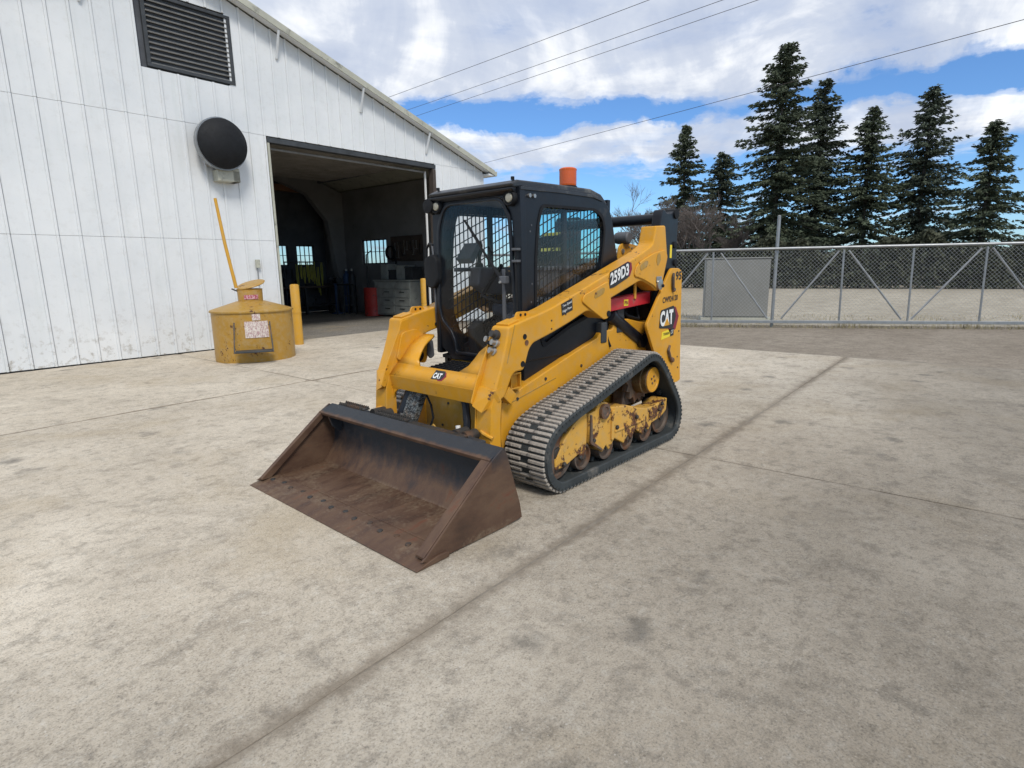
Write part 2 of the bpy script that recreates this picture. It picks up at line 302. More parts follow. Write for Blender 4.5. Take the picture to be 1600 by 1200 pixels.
# ------------------------------------------------------------------ mesh helpers
class MB:
    def __init__(s): s.v = []; s.f = []
    def add(s, vs, fs):
        k = len(s.v); s.v += [tuple(x) for x in vs]; s.f += [tuple(i+k for i in q) for q in fs]; return s
    def box(s, x0, x1, y0, y1, z0, z1, mat=None):
        vs = [Vector((x, y, z)) for x in (x0, x1) for y in (y0, y1) for z in (z0, z1)]
        if mat: vs = [mat @ v for v in vs]
        return s.add(vs, [(0, 1, 3, 2), (4, 6, 7, 5), (0, 4, 5, 1), (2, 3, 7, 6), (0, 2, 6, 4), (1, 5, 7, 3)])
    def bar(s, a, b, w, h, up=(0, 0, 1)):
        a = Vector(a); b = Vector(b); d = (b-a).normalized(); upv = Vector(up)
        if abs(d.dot(upv)) > .97: upv = Vector((1, 0, 0))
        x = d.cross(upv).normalized()*w/2; y = x.cross(d).normalized()*h/2
        vs = [p+sx*x+sy*y for p in (a, b) for sx, sy in ((-1, -1), (1, -1), (1, 1), (-1, 1))]
        return s.add(vs, [(0, 3, 2, 1), (4, 5, 6, 7), (0, 1, 5, 4), (1, 2, 6, 5), (2, 3, 7, 6), (3, 0, 4, 7)])
    def tube(s, pts, r, n=10, caps=True):
        pts = [Vector(p) for p in pts]; rs = r if isinstance(r, (list, tuple)) else [r]*len(pts)
        k = len(s.v); prev = None
        for i, p in enumerate(pts):
            d = (pts[min(i+1, len(pts)-1)]-pts[max(i-1, 0)]).normalized()
            if prev is None:
                a = d.orthogonal().normalized()
            else:
                a = (prev-d*prev.dot(d)).normalized()
            prev = a; b = d.cross(a)
            for j in range(n):
                t = 2*math.pi*j/n; s.v.append(tuple(p+(a*math.cos(t)+b*math.sin(t))*rs[i]))
        for i in range(len(pts)-1):
            for j in range(n):
                j2 = (j+1) % n; s.f.append((k+i*n+j, k+i*n+j2, k+(i+1)*n+j2, k+(i+1)*n+j))
        if caps:
            s.f.append(tuple(k+j for j in reversed(range(n)))); s.f.append(tuple(k+(len(pts)-1)*n+j for j in range(n)))
        return s
    def lathe(s, prof, n=24, o=(0, 0, 0), axis='Z'):
        k = len(s.v); o = Vector(o)
        for (r0, h) in prof:
            for j in range(n):
                t = 2*math.pi*j/n; a, b = r0*math.cos(t), r0*math.sin(t)
                p = {'Z': (a, b, h), 'Y': (a, h, b), 'X': (h, a, b)}[axis]; s.v.append(tuple(o+Vector(p)))
        for i in range(len(prof)-1):
            for j in range(n):
                j2 = (j+1) % n; q = (k+i*n+j, k+i*n+j2, k+(i+1)*n+j2, k+(i+1)*n+j)
                s.f.append(q if axis != 'Y' else q[::-1])
        s.f.append(tuple(k+j for j in range(n))); s.f.append(tuple(k+(len(prof)-1)*n+j for j in range(n)))
        return s
    def prism(s, poly, y0, y1, plane='XZ'):
        """polygon (a, b) extruded along the third axis"""
        n = len(poly)
        def P(a, b, c): return {'XZ': (a, c, b), 'YZ': (c, a, b), 'XY': (a, b, c)}[plane]
        vs = [P(a, b, y0) for a, b in poly]+[P(a, b, y1) for a, b in poly]
        fs = [tuple(range(n)), tuple(range(2*n-1, n-1, -1))]+[(i, i+n, (i+1) % n+n, (i+1) % n) for i in range(n)]
        return s.add(vs, fs)
    def build(s, name, mat, parent=None, bevel=0, smooth=False, seg=2, fix=True):
        me = bpy.data.meshes.new(name); me.from_pydata(s.v, [], s.f)
        if fix:
            bm = bmesh.new(); bm.from_mesh(me); bmesh.ops.recalc_face_normals(bm, faces=bm.faces); bm.to_mesh(me); bm.free()
        me.materials.append(mat); me.update()
        o = bpy.data.objects.new(name, me); COL.objects.link(o)
        if parent: o.parent = parent
        if smooth:
            for p in me.polygons: p.use_smooth = True
            me.set_sharp_from_angle(angle=rad(38))
        if bevel:
            b = o.modifiers.new('bevel', 'BEVEL'); b.width = bevel; b.segments = seg; b.limit_method = 'ANGLE'; b.angle_limit = rad(35)
            b.harden_normals = False
        return o
def ring(outer, inner, c, d0, d1, plane, cuts=96):
    """flat frame between two star-shaped outlines seen from c, with depth d0..d1"""
    def hit(poly, t):
        dx, dy = math.cos(t), math.sin(t); best = None
        for i in range(len(poly)):
            ax, ay = poly[i][0]-c[0], poly[i][1]-c[1]; bx, by = poly[(i+1) % len(poly)][0]-c[0], poly[(i+1) % len(poly)][1]-c[1]
            ex, ey = bx-ax, by-ay; den = dx*ey-dy*ex
            if abs(den) < 1e-12: continue
            k = (ax*ey-ay*ex)/den; w = (ax*dy-ay*dx)/den
            if k > 0 and -1e-6 <= w <= 1+1e-6 and (best is None or k > best): best = k
        return (c[0]+dx*best, c[1]+dy*best)
    ts = [2*math.pi*i/cuts for i in range(cuts)]+[math.atan2(p[1]-c[1], p[0]-c[0]) % (2*math.pi) for p in outer+inner]
    ts = sorted(set(round(t, 4) for t in ts)); n = len(ts)
    O = [hit(outer, t) for t in ts]; I = [hit(inner, t) for t in ts]
    def P(a, b, cc): return {'XZ': (a, cc, b), 'YZ': (cc, a, b)}[plane]
    mb = MB(); vs = [P(*p, d) for L in (O, I) for d in (d0, d1) for p in L]; fs = []
    for i in range(n):
        j = (i+1) % n
        fs += [(i, j, n*2+j, n*2+i), (n+i, n*3+i, n*3+j, n+j), (i, n+i, n+j, j), (n*2+i, n*2+j, n*3+j, n*3+i)]
    return mb.add(vs, fs)
def rounded(poly, rr, seg=5):
    """round the corners of a polygon"""
    out = []; n = len(poly)
    for i in range(n):
        p = Vector(poly[i]); a = Vector(poly[i-1])-p; b = Vector(poly[(i+1) % n])-p
        rad_ = rr[i] if isinstance(rr, (list, tuple)) else rr
        if rad_ <= 0: out.append(tuple(p)); continue
        L = min(rad_, a.length*.45, b.length*.45); A = p+a.normalized()*L; B = p+b.normalized()*L
        for k in range(seg+1):
            t = k/seg; out.append(tuple(A*(1-t)**2+p*2*t*(1-t)+B*t*t))
    return out
def empty(name, loc=(0, 0, 0), rz=0, parent=None):
    o = bpy.data.objects.new(name, None); COL.objects.link(o); o.location = loc; o.rotation_euler = (0, 0, rz); o.empty_display_size = .2
    if parent: o.parent = parent
    return o
def tag(o, label=None, cat=None, group=None, kind=None):
    for k, v in (('label', label), ('category', cat), ('group', group), ('kind', kind)):
        if v: o[k] = v
    return o
def clone(o, parent):
    c = o.copy(); COL.objects.link(c); c.parent = parent; return c
def copy_tree(o, parent=None):
    c = o.copy(); COL.objects.link(c); c.parent = parent
    for ch in list(o.children): copy_tree(ch, c)
    return c
def text(body, name, mat, parent, org, X, Y, height, width, bold=.02, lift=.002):
    """lettering laid on a surface: org is the lower left corner, X and Y the reading and the up direction"""
    cu = bpy.data.curves.new(name, 'FONT'); cu.body = body; cu.size = 1; cu.extrude = .0; cu.offset = bold; cu.space_character = 1.0+bold
    cu.resolution_u = 3
    t = bpy.data.objects.new(name, cu); COL.objects.link(t)
    bpy.context.view_layer.update()
    me = bpy.data.meshes.new_from_object(t.evaluated_get(bpy.context.evaluated_depsgraph_get()))
    bpy.data.objects.remove(t); bpy.data.curves.remove(cu)
    xs = [v.co.x for v in me.vertices]; ys = [v.co.y for v in me.vertices]
    x0, x1, y0, y1 = min(xs), max(xs), min(ys), max(ys)
    X = Vector(X); Y = Vector(Y); Nn = X.cross(Y).normalized(); org = Vector(org)
    for v in me.vertices:
        a = (v.co.x-x0)/(x1-x0)*width; b = (v.co.y-y0)/(y1-y0)*height
        v.co = org+X*a+Y*b+Nn*lift
    me.materials.clear(); me.materials.append(mat); me.update()
    o = bpy.data.objects.new(name, me); COL.objects.link(o); o.parent = parent; return o

# ------------------------------------------------------------------ ground
GR = rad(2.5)
def sheet(name, pts, z, mat, kind='structure'):
    me = bpy.data.meshes.new(name); me.from_pydata([(x, y, z) for x, y in pts], [], [tuple(range(len(pts)))]); me.materials.append(mat)
    o = bpy.data.objects.new(name, me); COL.objects.link(o); o['kind'] = kind; return o
sheet('ground', [(-900, -900), (900, -900), (900, 900), (-900, 900)], -.06, M['gravel'])
fld = sheet('field', [(-7.5, -9.2), (-10.3, -3.7), (-12.6, .6), (-20.5, 15), (-60, 90), (-300, 160), (-380, -120), (-160, -220), (-9, -40)], -.054, M['dryfield'])
apron = empty('concrete_apron', (0, 0, 0), GR); apron['kind'] = 'structure'
sheet('joint_fill', [(-6.55, -9.0), (24, -9.0), (24, 20), (-6.55, 20)], -.010, M['jointfill']).parent = apron
def slab(x0, x1, y0, y1, seed):
    nx = max(8, int((x1-x0)/.10)); ny = max(8, int((y1-y0)/.10))
    nx = min(nx, 70); ny = min(ny, 70)
    gx = [x0+(x1-x0)*i/nx for i in range(nx+1)]; gy = [y0+(y1-y0)*i/ny for i in range(ny+1)]
    vs = []; ed = []
    for i, x in enumerate(gx):
        for j, y in enumerate(gy):
            e = min(x-x0, x1-x, y-y0, y1-y); ev = min((x-x0)*4+.04, (x1-x)*4+.04, (y-y0)*(1 if 1.0 < y0 < 1.4 else 3), (y1-y)*(1 if 1.0 < y1 < 1.4 else 3))
            q = Vector((x*2.3+seed*7, y*2.3, seed)); jx = mnoise.noise(q*2.2)*.010; jy = mnoise.noise(q*2.2+Vector((9, 9, 9)))*.010
            xx, yy = x, y
            if i in (0, nx): xx += jx
            if j in (0, ny): yy += jy
            z = mnoise.noise(Vector((x*.5, y*.5, seed)))*.006
            if e < 1e-6: z -= .007
            vs.append((xx, yy, z)); ed.append(ev)
    W_ = ny+1
    fs = [(i*W_+j, (i+1)*W_+j, (i+1)*W_+j+1, i*W_+j+1) for i in range(nx) for j in range(ny)]
    k = len(vs)
    rim = [i*W_ for i in range(nx+1)]+[nx*W_+j for j in range(1, ny+1)]+[i*W_+ny for i in range(nx-1, -1, -1)]+[j for j in range(ny-1, 0, -1)]
    for q in rim: vs.append((vs[q][0], vs[q][1], -.08)); ed.append(0)
    n = len(rim)
    fs += [(rim[a], k+a, k+(a+1) % n, rim[(a+1) % n]) for a in range(n)]
    me = bpy.data.meshes.new('slab'); me.from_pydata(vs, [], fs); me.materials.append(M['conc'])
    at = me.attributes.new('edge', 'FLOAT', 'POINT'); at.data.foreach_set('value', ed)
    # slabs weather a little differently; view-angle shading painted in, darker away from the shop
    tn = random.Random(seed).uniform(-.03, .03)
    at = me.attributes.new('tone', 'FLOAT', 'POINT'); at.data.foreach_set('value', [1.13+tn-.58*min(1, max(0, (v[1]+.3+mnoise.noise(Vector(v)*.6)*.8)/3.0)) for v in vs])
    for p in me.polygons: p.use_smooth = True
    me.set_sharp_from_angle(angle=rad(50))
    o = bpy.data.objects.new('slab', me); COL.objects.link(o); o.parent = apron; return o
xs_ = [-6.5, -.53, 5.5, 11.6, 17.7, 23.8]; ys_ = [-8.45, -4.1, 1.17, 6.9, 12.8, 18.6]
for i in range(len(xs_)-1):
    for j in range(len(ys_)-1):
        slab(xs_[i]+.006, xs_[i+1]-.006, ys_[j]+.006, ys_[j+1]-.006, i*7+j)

# ------------------------------------------------------------------ building
BA = rad(2.0)
B = empty('workshop_building', (0, 0, 0), BA)
tag(B, 'long white metal workshop with a gable roof and an open vehicle door', 'building')
RS, LS, RIDGE, EZ, SL = -8.62, 6.2, -1.2, 4.03, .328
FT, BT = -8.4, -16.0
def roofz(s): return EZ+.015+(min(s-RS, LS-s))*.0 + (SL*(s-RS) if s < RIDGE else SL*(RIDGE-RS)-SL*(s-RIDGE))
DS0, DS1, DZ = -6.85, -2.53, 3.98
LV0, LV1, LVZ0, LVZ1 = -3.25+2.45-.0, 0, 4.78, 5.92    # louvre opening (s range set below)
LV0, LV1 = -2.0, -.55
pw = .292
s = RS; k = 0
while s < LS-.01:
    e = min(s+pw, LS); a, b = s+.004, e-.004
    segs = []
    if a > DS0-.05 and b < DS1+.05 or (a < DS1 and b > DS1) or (a < DS0 and b > DS0):
        pass
    inside = (s+e)/2 > DS0 and (s+e)/2 < DS1
    aa, bb = a, b
    if not inside:
        if b > DS0 and a < DS0: bb = DS0-.05
        if a < DS1 and b > DS1: aa = DS1+.03
        if bb-aa > .03: segs.append((aa, bb, .02, 2.02)); segs.append((aa, bb, 2.024, DZ+.01))
    lo = DZ+.014
    if (s+e)/2 > LV0 and (s+e)/2 < LV1:
        segs.append((a, b, lo, LVZ0-.03)); lo = LVZ1+.03
    segs.append((a, b, lo, None))
    for (p, q, z0, z1) in segs:
        mb = MB()
        za = roofz(p)-.035 if z1 is None else z1; zb = roofz(q)-.035 if z1 is None else z1
        if min(za, zb) <= z0: continue
        rg = .035
        y0 = FT-.02; y1 = FT+.012
        # flat pan with a folded rib along one edge
        mb.prism([(p+rg, z0), (q, z0), (q, zb), (p+rg, za)], y0, y1)
        mb.prism([(p, z0), (p+rg, z0), (p+rg, za), (p, za)], y0, y1+.024)
        mb.build('wall_panel', M['wall'], B, .003, seg=1)
    s = e; k += 1
# structure behind the panels
mb = MB()
mb.box(RS+.01, DS0-.06, FT-.12, FT-.03, 0, DZ); mb.box(DS1+.04, LS-.01, FT-.12, FT-.03, 0, DZ)
mb.prism([(RS+.01, DZ), (LS-.01, DZ), (LS-.01, roofz(LS)-.06), (RIDGE, roofz(RIDGE)-.06), (RS+.01, roofz(RS)-.06)], FT-.12, FT-.03)
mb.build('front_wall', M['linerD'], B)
# right side wall with a window
WT0, WT1, WZ0, WZ1 = -13.83, -12.52, 1.62, 2.41
mb = MB(); a, b = RS, RS+.12
mb.box(a, b, BT+.002, WT0, 0, EZ); mb.box(a, b, WT1, FT-.13, 0, EZ); mb.box(a, b, WT0, WT1, 0, WZ0); mb.box(a, b, WT0, WT1, WZ1, EZ)
mb.build('side_wall', M['linerL'], B)
MB().box(RS-.012, RS-.002, BT, FT-.02, 0, EZ-.02).box(RS-.012, RS-.002, BT, FT-.02, EZ-.01, EZ) and None
def cladding(name, x0, x1, holes):
    mb = MB()
    ts = np.arange(BT, FT-.03, .3)
    for t in ts:
        t1 = min(t+.292, FT-.03); zs = [(0, EZ-.10)]
        for (h0, h1, z0, z1) in holes:
            if t1 > h0 and t < h1: zs = [(0, z0), (z1, EZ-.10)]
        for z0, z1 in zs: mb.box(x0, x1, t, t1, z0, z1)
    return mb.build(name, M['wall'], B)
cladding('side_cladding', RS-.03, RS-.004, [(WT0, WT1, WZ0, WZ1)])
cladding('side_cladding', LS+.004, LS+.03, [])
MB().box(LS-.12, LS, BT, FT-.13, 0, EZ).build('side_wall', M['linerL'], B)
# back wall with windows
bw = [(-8.04, -7.36), (-7.05, -6.37), (-4.6, -3.9)]
mb = MB(); cur = RS; BZ0, BZ1 = 1.61, 2.30
for w0, w1 in bw:
    mb.box(cur, w0, BT-.1, BT, 0, EZ); mb.box(w0, w1, BT-.1, BT, 0, BZ0); mb.box(w0, w1, BT-.1, BT, BZ1, EZ); cur = w1
mb.box(cur, LS-.13, BT-.1, BT, 0, EZ)
mb.prism([(RS+.02, EZ), (LS-.02, EZ), (RIDGE, roofz(RIDGE)-.2)], BT-.1, BT)
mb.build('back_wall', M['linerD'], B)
def window(org, wdir, w, h, cols, rows, dep):
    """frame, pane and glazing bars in a wall hole"""
    o = Vector(org); d = Vector(wdir); n = Vector(dep); e = 0.035
    fr = MB()
    def bx(u0, u1, z0, z1, t=.5): 
        p = [o+d*u0+n*(-t*.06), o+d*u1+n*(t*.06)]
        xs = sorted((p[0].x, p[1].x)); ys = sorted((p[0].y, p[1].y))
        fr.box(xs[0], xs[1], ys[0], ys[1], o.z+z0, o.z+z1)
    bx(0, w, 0, e); bx(0, w, h-e, h); bx(0, e, e, h-e); bx(w-e, w, e, h-e)
    f_ = fr.build('window', M['dgrey'], B, .003, seg=1)
    fr = MB()
    for i in range(1, cols): bx(w*i/cols-.009, w*i/cols+.009, e, h-e, .3)
    fr.build('glazing_bar', M['dgrey'], f_)
    fr = MB()
    for j in range(1, rows): bx(e, w-e, h*j/rows-.009, h*j/rows+.009, .29)
    fr.build('glazing_bar', M['dgrey'], f_)
    fr = MB(); bx(e, w-e, e, h-e, .04); fr.build('pane', M['glass_win'], f_)
window((RS+.06, WT0, WZ0), (0, 1, 0), WT1-WT0, WZ1-WZ0, 6, 2, (1, 0, 0))
for w0, w1 in bw: window((w0, BT-.05, BZ0), (1, 0, 0), w1-w0, BZ1-BZ0, 4, 2, (0, 1, 0))
# roof
for sgn, (s0, s1) in ((0, (RS-.26, RIDGE)), (1, (RIDGE, LS+.26))):
    z0, z1 = (roofz(RS)-SL*.26, roofz(RIDGE)) if sgn == 0 else (roofz(RIDGE), roofz(RS)-SL*.26)
    mb = MB().prism([(s0, z0), (s1, z1), (s1, z1+.06), (s0, z0+.06)], BT-.45, FT+.235)
    mb.build('roof', M['trim'], B)
    # ribs of the roof sheet
    mb = MB()
    for t in np.arange(BT-.3, FT+.2, .4):
        mb.prism([(s0, z0+.061), (s1, z1+.061), (s1, z1+.09), (s0, z0+.09)], t, t+.04)
    mb.build('roof_rib', M['trim'], B)
    # rake board at the gable
    mb = MB().prism([(s0, z0-.05), (s1, z1-.05), (s1, z1+.075), (s0, z0+.075)], FT+.238, FT+.258)
    mb.build('rake_board', M['trim'], B, .004)
    mb = MB().prism([(s0+.02, z0-.02), (s1, z1-.02), (s1, z1-.004), (s0+.02, z0-.004)], FT+.03, FT+.235)
    mb.build('soffit', M['wall'], B)
# eave box and gutter return
zt = roofz(RS)-SL*.26
for sx, sg in ((RS-.26, -1), (LS+.26, 1)):
    MB().box(min(sx, sx-sg*.215), max(sx, sx-sg*.215), BT-.4, FT+.23, zt-.07, zt-.022).build('eave_soffit', M['wall'], B, .004)
    MB().box(min(sx, sx+sg*.09), max(sx, sx+sg*.09), BT-.4, FT+.262, zt-.07, zt+.05).build('gutter', M['trim'], B, .01)
MB().box(RS-.045, RS-.006, FT-.02, FT+.03, 0, roofz(RS)-.09).build('corner_trim', M['wall'], B, .004)
# little diagonal braces under the rake overhang
for sb in (-2.85, -4.73, -6.6, .3, 2.2):
    z = roofz(sb)-.03
    MB().bar((sb, FT+.03, z-.48), (sb+.02, FT+.22, z-.03), .038, .038).build('brace', M['wall'], B, .005)
# louvre
lv = MB().box(LV0, LV1, FT-.05, FT+.03, LVZ0, LVZ0+.05).box(LV0, LV1, FT-.05, FT+.03, LVZ1-.05, LVZ1).box(LV0, LV0+.06, FT-.05, FT+.03, LVZ0+.05, LVZ1-.05).box(LV1-.06, LV1, FT-.05, FT+.03, LVZ0+.05, LVZ1-.05).build('louvre_vent', M['dgrey'], B, .004)
LVB = MB()
for i in range(13):
    z = LVZ0+.07+i*.08
    sl = MB().bar((LV0+.061, FT-.005, z), (LV1-.061, FT-.005, z), .07, .012, (0, .6, .8)).build('slat', M['galv'], lv)
MB().box(LV0+.06, LV1-.06, FT-.045, FT-.04, LVZ0+.05, LVZ1-.05).build('backing', M['blackm'], lv)
# door surround: head, jambs, white track
MB().box(DS0-.06, DS1+.02, FT-.13, FT+.02, DZ-.10, DZ-.005).build('door_head', M['dgrey'], B, .006)
MB().box(DS0-.05, DS0+.05, FT-.13, FT+.03, 0, DZ-.11).build('door_jamb', M['brown'], B, .006)
MB().box(DS1-.02, DS1+.025, FT-.13, FT+.03, 0, DZ-.11).build('door_jamb', M['trim'], B, .006)
MB().box(DS0+.11, DS0+.15, FT-.20, FT-.16, 0, DZ-.16).build('door_track', M['white'], B, .004)
MB().box(DS0+.11, DS1-.06, FT-.20, FT-.17, DZ-.20, DZ-.16).build('door_track', M['doorp'], B, .004)
# raised sectional door lying under the rafters
for i in range(7):
    t0 = FT-.35-i*.62
    mb = MB().box(DS0+.12, DS1-.08, t0-.60, t0, 3.98+i*.01, 4.02+i*.01)
    for j in range(6): mb.box(DS0+.12, DS1-.08, t0-.05-j*.1, t0-.03-j*.1, 3.965+i*.01, 3.985+i*.01)
    mb.build('door_section', M['doorp'], B, .003, seg=1)
# rigid frames inside
for t in (-14.75,):
    mb = MB()
    mb.prism([(RS+.13, 0), (RS+.34, 0), (RS+.82, 3.05), (RS+1.5, 3.85), (RIDGE, roofz(RIDGE)-.5), (RIDGE, roofz(RIDGE)-.06), (RS+.13, roofz(RS)-.06)], t-.012, t+.012)
    mb.bar((RS+.34, t, 0), (RS+.82, t, 3.05), .22, .02, (1, 0, 0)); mb.bar((RS+.82, t, 3.05), (RS+1.5, t, 3.85), .22, .02, (1, 0, 0)); mb.bar((RS+1.5, t, 3.85), (RIDGE, t, roofz(RIDGE)-.5), .22, .02, (1, 0, 0))
    mb.build('steel_frame', M['linerL'], B)
for z, tt in ((4.0, -15.6),): MB().box(RS+.2, -3, tt-.1, tt+.1, z, z+.2).build('crane_beam', M['orangebeam'], B, .01)
for k2 in range(7):
    s_ = RS+1.0+k2*.95; z_ = roofz(s_)-.05
    MB().box(s_-.04, s_+.04, BT, FT-.14, z_-.10, z_).build('purlin', M['linerD'], B)
# conduit and a round exhaust cowl, light switch
MB().tube([(-2.05, FT+.05, 1.15), (-2.05, FT+.05, 1.55), (-2.09, FT+.05, 1.57)], .012, 6).build('conduit', M['galv'], B)
MB().box(-2.10, -2.02, FT+.035, FT+.08, 1.50, 1.66).build('switch_box', M['trim'], B, .004)
# shop floor (part of the building)
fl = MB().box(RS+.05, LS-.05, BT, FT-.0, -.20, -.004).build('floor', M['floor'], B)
CB = empty('exhaust_cowl', (B.matrix_world @ Vector((0, 0, 0)))[:], BA); CB.location = (Matrix.Rotation(BA, 3, 'Z') @ Vector((-1.50, FT+.02, 3.66)))
tag(CB, 'large round black exhaust cowl mounted high on the white wall left of the open door', 'exhaust cowl')
MB().lathe([(.30, .0), (.33, .04), (.40, .12), (.43, .26), (.42, .36), (.30, .47), (.12, .52)], 36, axis='Y').build('hood', M['blackm'], CB, smooth=True)
MB().lathe([(.425, .20), (.447, .20), (.447, .30), (.425, .30)], 36, axis='Y').build('rim', M['galv'], CB, smooth=True)
MB().box(-.30, -.17, 0, .22, -.62, -.38).box(-.30, .1, 0, .22, -.62, -.42).build('bracket', M['trim'], CB, .01)

def bw_(s_, t_, z_=0): v = Matrix.Rotation(BA, 3, 'Z') @ Vector((s_, t_, z_)); return (v.x, v.y, v.z)
# bollards
def bollard(loc, h, lab):
    b = empty('bollard', loc); tag(b, lab, 'bollard', 'yellow pipe bollards at the workshop door')
    MB().lathe([(.085, 0), (.085, h-.03), (.075, h-.008), (.04, h)], 24).build('post', M['bollard'], b, smooth=True)
    MB().lathe([(.089, .62), (.089, .66)], 24).build('collar', M['bollard'], b, smooth=True)
    return b
bollard((-2.19, -7.86, -.01), 1.19, 'yellow pipe bollard beside the round yellow tank at the left door jamb')
bollard(bw_(-6.01, -8.0, -.01), 1.22, 'yellow pipe bollard at the right door jamb behind the loader cab')

# ------------------------------------------------------------------ things in the workshop
def drum():
    d = empty('steel_drum', (-7.38, -12.72, 0)); tag(d, 'red steel drum standing below the side window inside the workshop', 'drum')
    MB().lathe([(.285, 0), (.29, .01), (.285, .02), (.285, .28), (.295, .29), (.295, .31), (.285, .32), (.285, .57), (.295, .58), (.295, .60), (.285, .61), (.285, .85), (.292, .86), (.292, .875), (.275, .878), (.272, .862), (.05, .862)], 32).build('body', M['drum'], d, smooth=True)
    MB().lathe([(.03, .8625), (.03, .885)], 12, (.16, .05, 0)).build('bung', M['darksteel'], d)
drum()
cbn = empty('tool_cabinet', bw_(-8.10, -11.42), BA); tag(cbn, 'grey steel workbench cabinet with drawers and boxes on top, right of the red drum', 'cabinet')
MB().box(-.35, .35, -.85, .85, .05, 1.08).build('carcass', M['benchg'], cbn, .01)
MB().box(-.37, .39, -.88, .88, 1.085, 1.12).build('worktop', M['benchg'], cbn, .005)
MB().box(.352, .37, -.55, .84, .86, 1.06).build('drawer', M['benchg'], cbn, .005)
for i in range(3):
    for j in range(2):
        y0 = -.55+j*.70
        dr = MB().box(.352, .372, y0, y0+.66, .10+i*.25, .33+i*.25).build('drawer', M['benchg'], cbn, .005)
        MB().box(.372, .39, y0+.22, y0+.44, .25+i*.25, .27+i*.25).build('handle', M['blackm'], dr)
MB().box(-.3, .1, -.82, -.5, 1.125, 1.6).build('locker', M['benchg'], cbn, .01)
bx_ = [(-.25, .12, -.40, -.05, 1.125, 1.42, 'dgrey', 'black parts box on the grey cabinet beside its locker'), (-.25, .15, .0, .40, 1.125, 1.55, 'benchg', 'tall grey metal box in the middle of the cabinet top'), (-.2, .2, .46, .8, 1.125, 1.50, 'dgrey', 'dark grey metal box at the door end of the cabinet top')]
for (x0, x1, y0, y1, z0, z1, mt, lb) in bx_:
    o = empty('parts_box', bw_(-8.10, -11.42), BA); tag(o, lb, 'box', 'boxes on the workshop cabinet')
    MB().box(x0, x1, y0, y1, z0, z1-.04).build('body', M[mt], o, .01); MB().box(x0-.01, x1+.01, y0-.01, y1+.01, z1-.038, z1).build('lid', M[mt], o, .006)
wb = empty('workbench', bw_(-7.2, -15.3), BA); tag(wb, 'dark cluttered workbench along the back wall inside the workshop', 'workbench')
MB().box(-1.1, 1.6, -.35, .35, .86, .92).build('bench_top', M['brown'], wb, .005)
for x in (-1.05, .2, 1.5):
    for y in (-.3, .3): MB().box(x-.04, x+.04, y-.04, y+.04, 0, .855).build('leg', M['dgrey'], wb)
MB().box(-1.0, 1.5, -.3, .3, .25, .29).build('shelf', M['dgrey'], wb)
random.seed(3)
cl = MB()
for i in range(26):
    x = random.uniform(-1.0, 1.45); y = random.uniform(-.28, .2); w = random.uniform(.04, .14); h = random.uniform(.06, .3)
    base = .925 if i % 2 else .295
    cl.box(x-w, x+w, y-w*.6, y+w*.6, base, base+h, Matrix.Rotation(random.uniform(-.3, .3), 4, 'Z') if False else None)
o = cl.build('bench_clutter', M['dgrey'], None, .006); o.location = bw_(-7.2, -15.3); o.rotation_euler.z = BA
tag(o, 'jumble of dark tins and parts heaped on the back workbench', 'clutter', kind='stuff')
random.seed(5); ORD = ('first', 'second', 'third', 'fourth', 'fifth', 'sixth', 'seventh', 'eighth', 'ninth')
for i in range(9):
    mb = MB(); x = -7.75+i*.135+random.uniform(-.03, .03); ln = random.uniform(.45, 1.0); z = random.uniform(1.55, 1.75)
    pts = [(0, 0, 0), (.01, .02, -ln*.5), (random.uniform(-.05, .05), .03, -ln)]
    mb.tube(pts, [.012, .022, .018], 6); mb.tube([(.05, 0, 0), (.06, .02, -ln*.45), (.05, .03, -ln*.9)], [.01, .018, .016], 6)
    o = mb.build('lifting_strap', M['strap'], None); o.location = bw_(x, -14.85 if i > 4 else -15.1, z)
    tag(o, ORD[i]+' yellow-green lifting strap from the left on the dark rack near the back wall', 'strap', 'lifting straps hung near the back wall')
rk = MB().tube([(-7.85, -15.15, 1.72), (-6.4, -15.15, 1.72)], .02, 8).tube([(-7.85, -15.15, 0), (-7.85, -15.15, 1.74)], .02, 8).tube([(-6.4, -15.15, 0), (-6.4, -15.15, 1.74)], .02, 8).tube([(-7.85, -14.85, 0), (-7.85, -15.45, 0)], .02, 8).tube([(-6.4, -14.85, 0), (-6.4, -15.45, 0)], .02, 8).build('strap_rack', M['dgrey'], None)
rk.rotation_euler.z = BA; tag(rk, 'dark pipe rack that holds the yellow-green straps', 'rack')
lad = empty('step_stool', bw_(-7.55, -13.55), BA); tag(lad, 'dark metal stool frame standing left of the red drum', 'stool')
for x in (-.22, .22):
    for y in (-.2, .2): MB().bar((x, y, 0), (x*.75, y*.75, .95), .03, .03).build('leg', M['dgrey'], lad)
MB().box(-.2, .2, -.18, .18, .95, 1.0).build('seat', M['blackm'], lad, .01)
for z in (.3, .6): MB().box(-.19, .19, .14, .17, z, z+.03).build('rung', M['dgrey'], lad)
jk = empty('bench_grinder', bw_(-7.7, -14.3), BA); tag(jk, 'black pedestal grinder between the stool and the straps', 'grinder')
MB().lathe([(.2, 0), (.2, .03), (.06, .06), (.05, .95), (.09, 1.0)], 16).build('pedestal', M['bluep'], jk, smooth=True)
MB().lathe([(.08, -.12), (.09, -.1), (.09, .1), (.08, .12)], 16, (0, 0, 1.1), 'Y').build('motor', M['blackm'], jk, smooth=True)
for y in (-.2, .2): MB().lathe([(.11, y-.02), (.11, y+.02)], 20, (0, 0, 1.1), 'Y').build('wheel', M['dgrey'], jk, smooth=True)
tbd = empty('tool_board', bw_(-8.47, -11.5), BA); tag(tbd, 'dark tool board with hung wrenches and hammers on the wall above the grey cabinet', 'tool board')
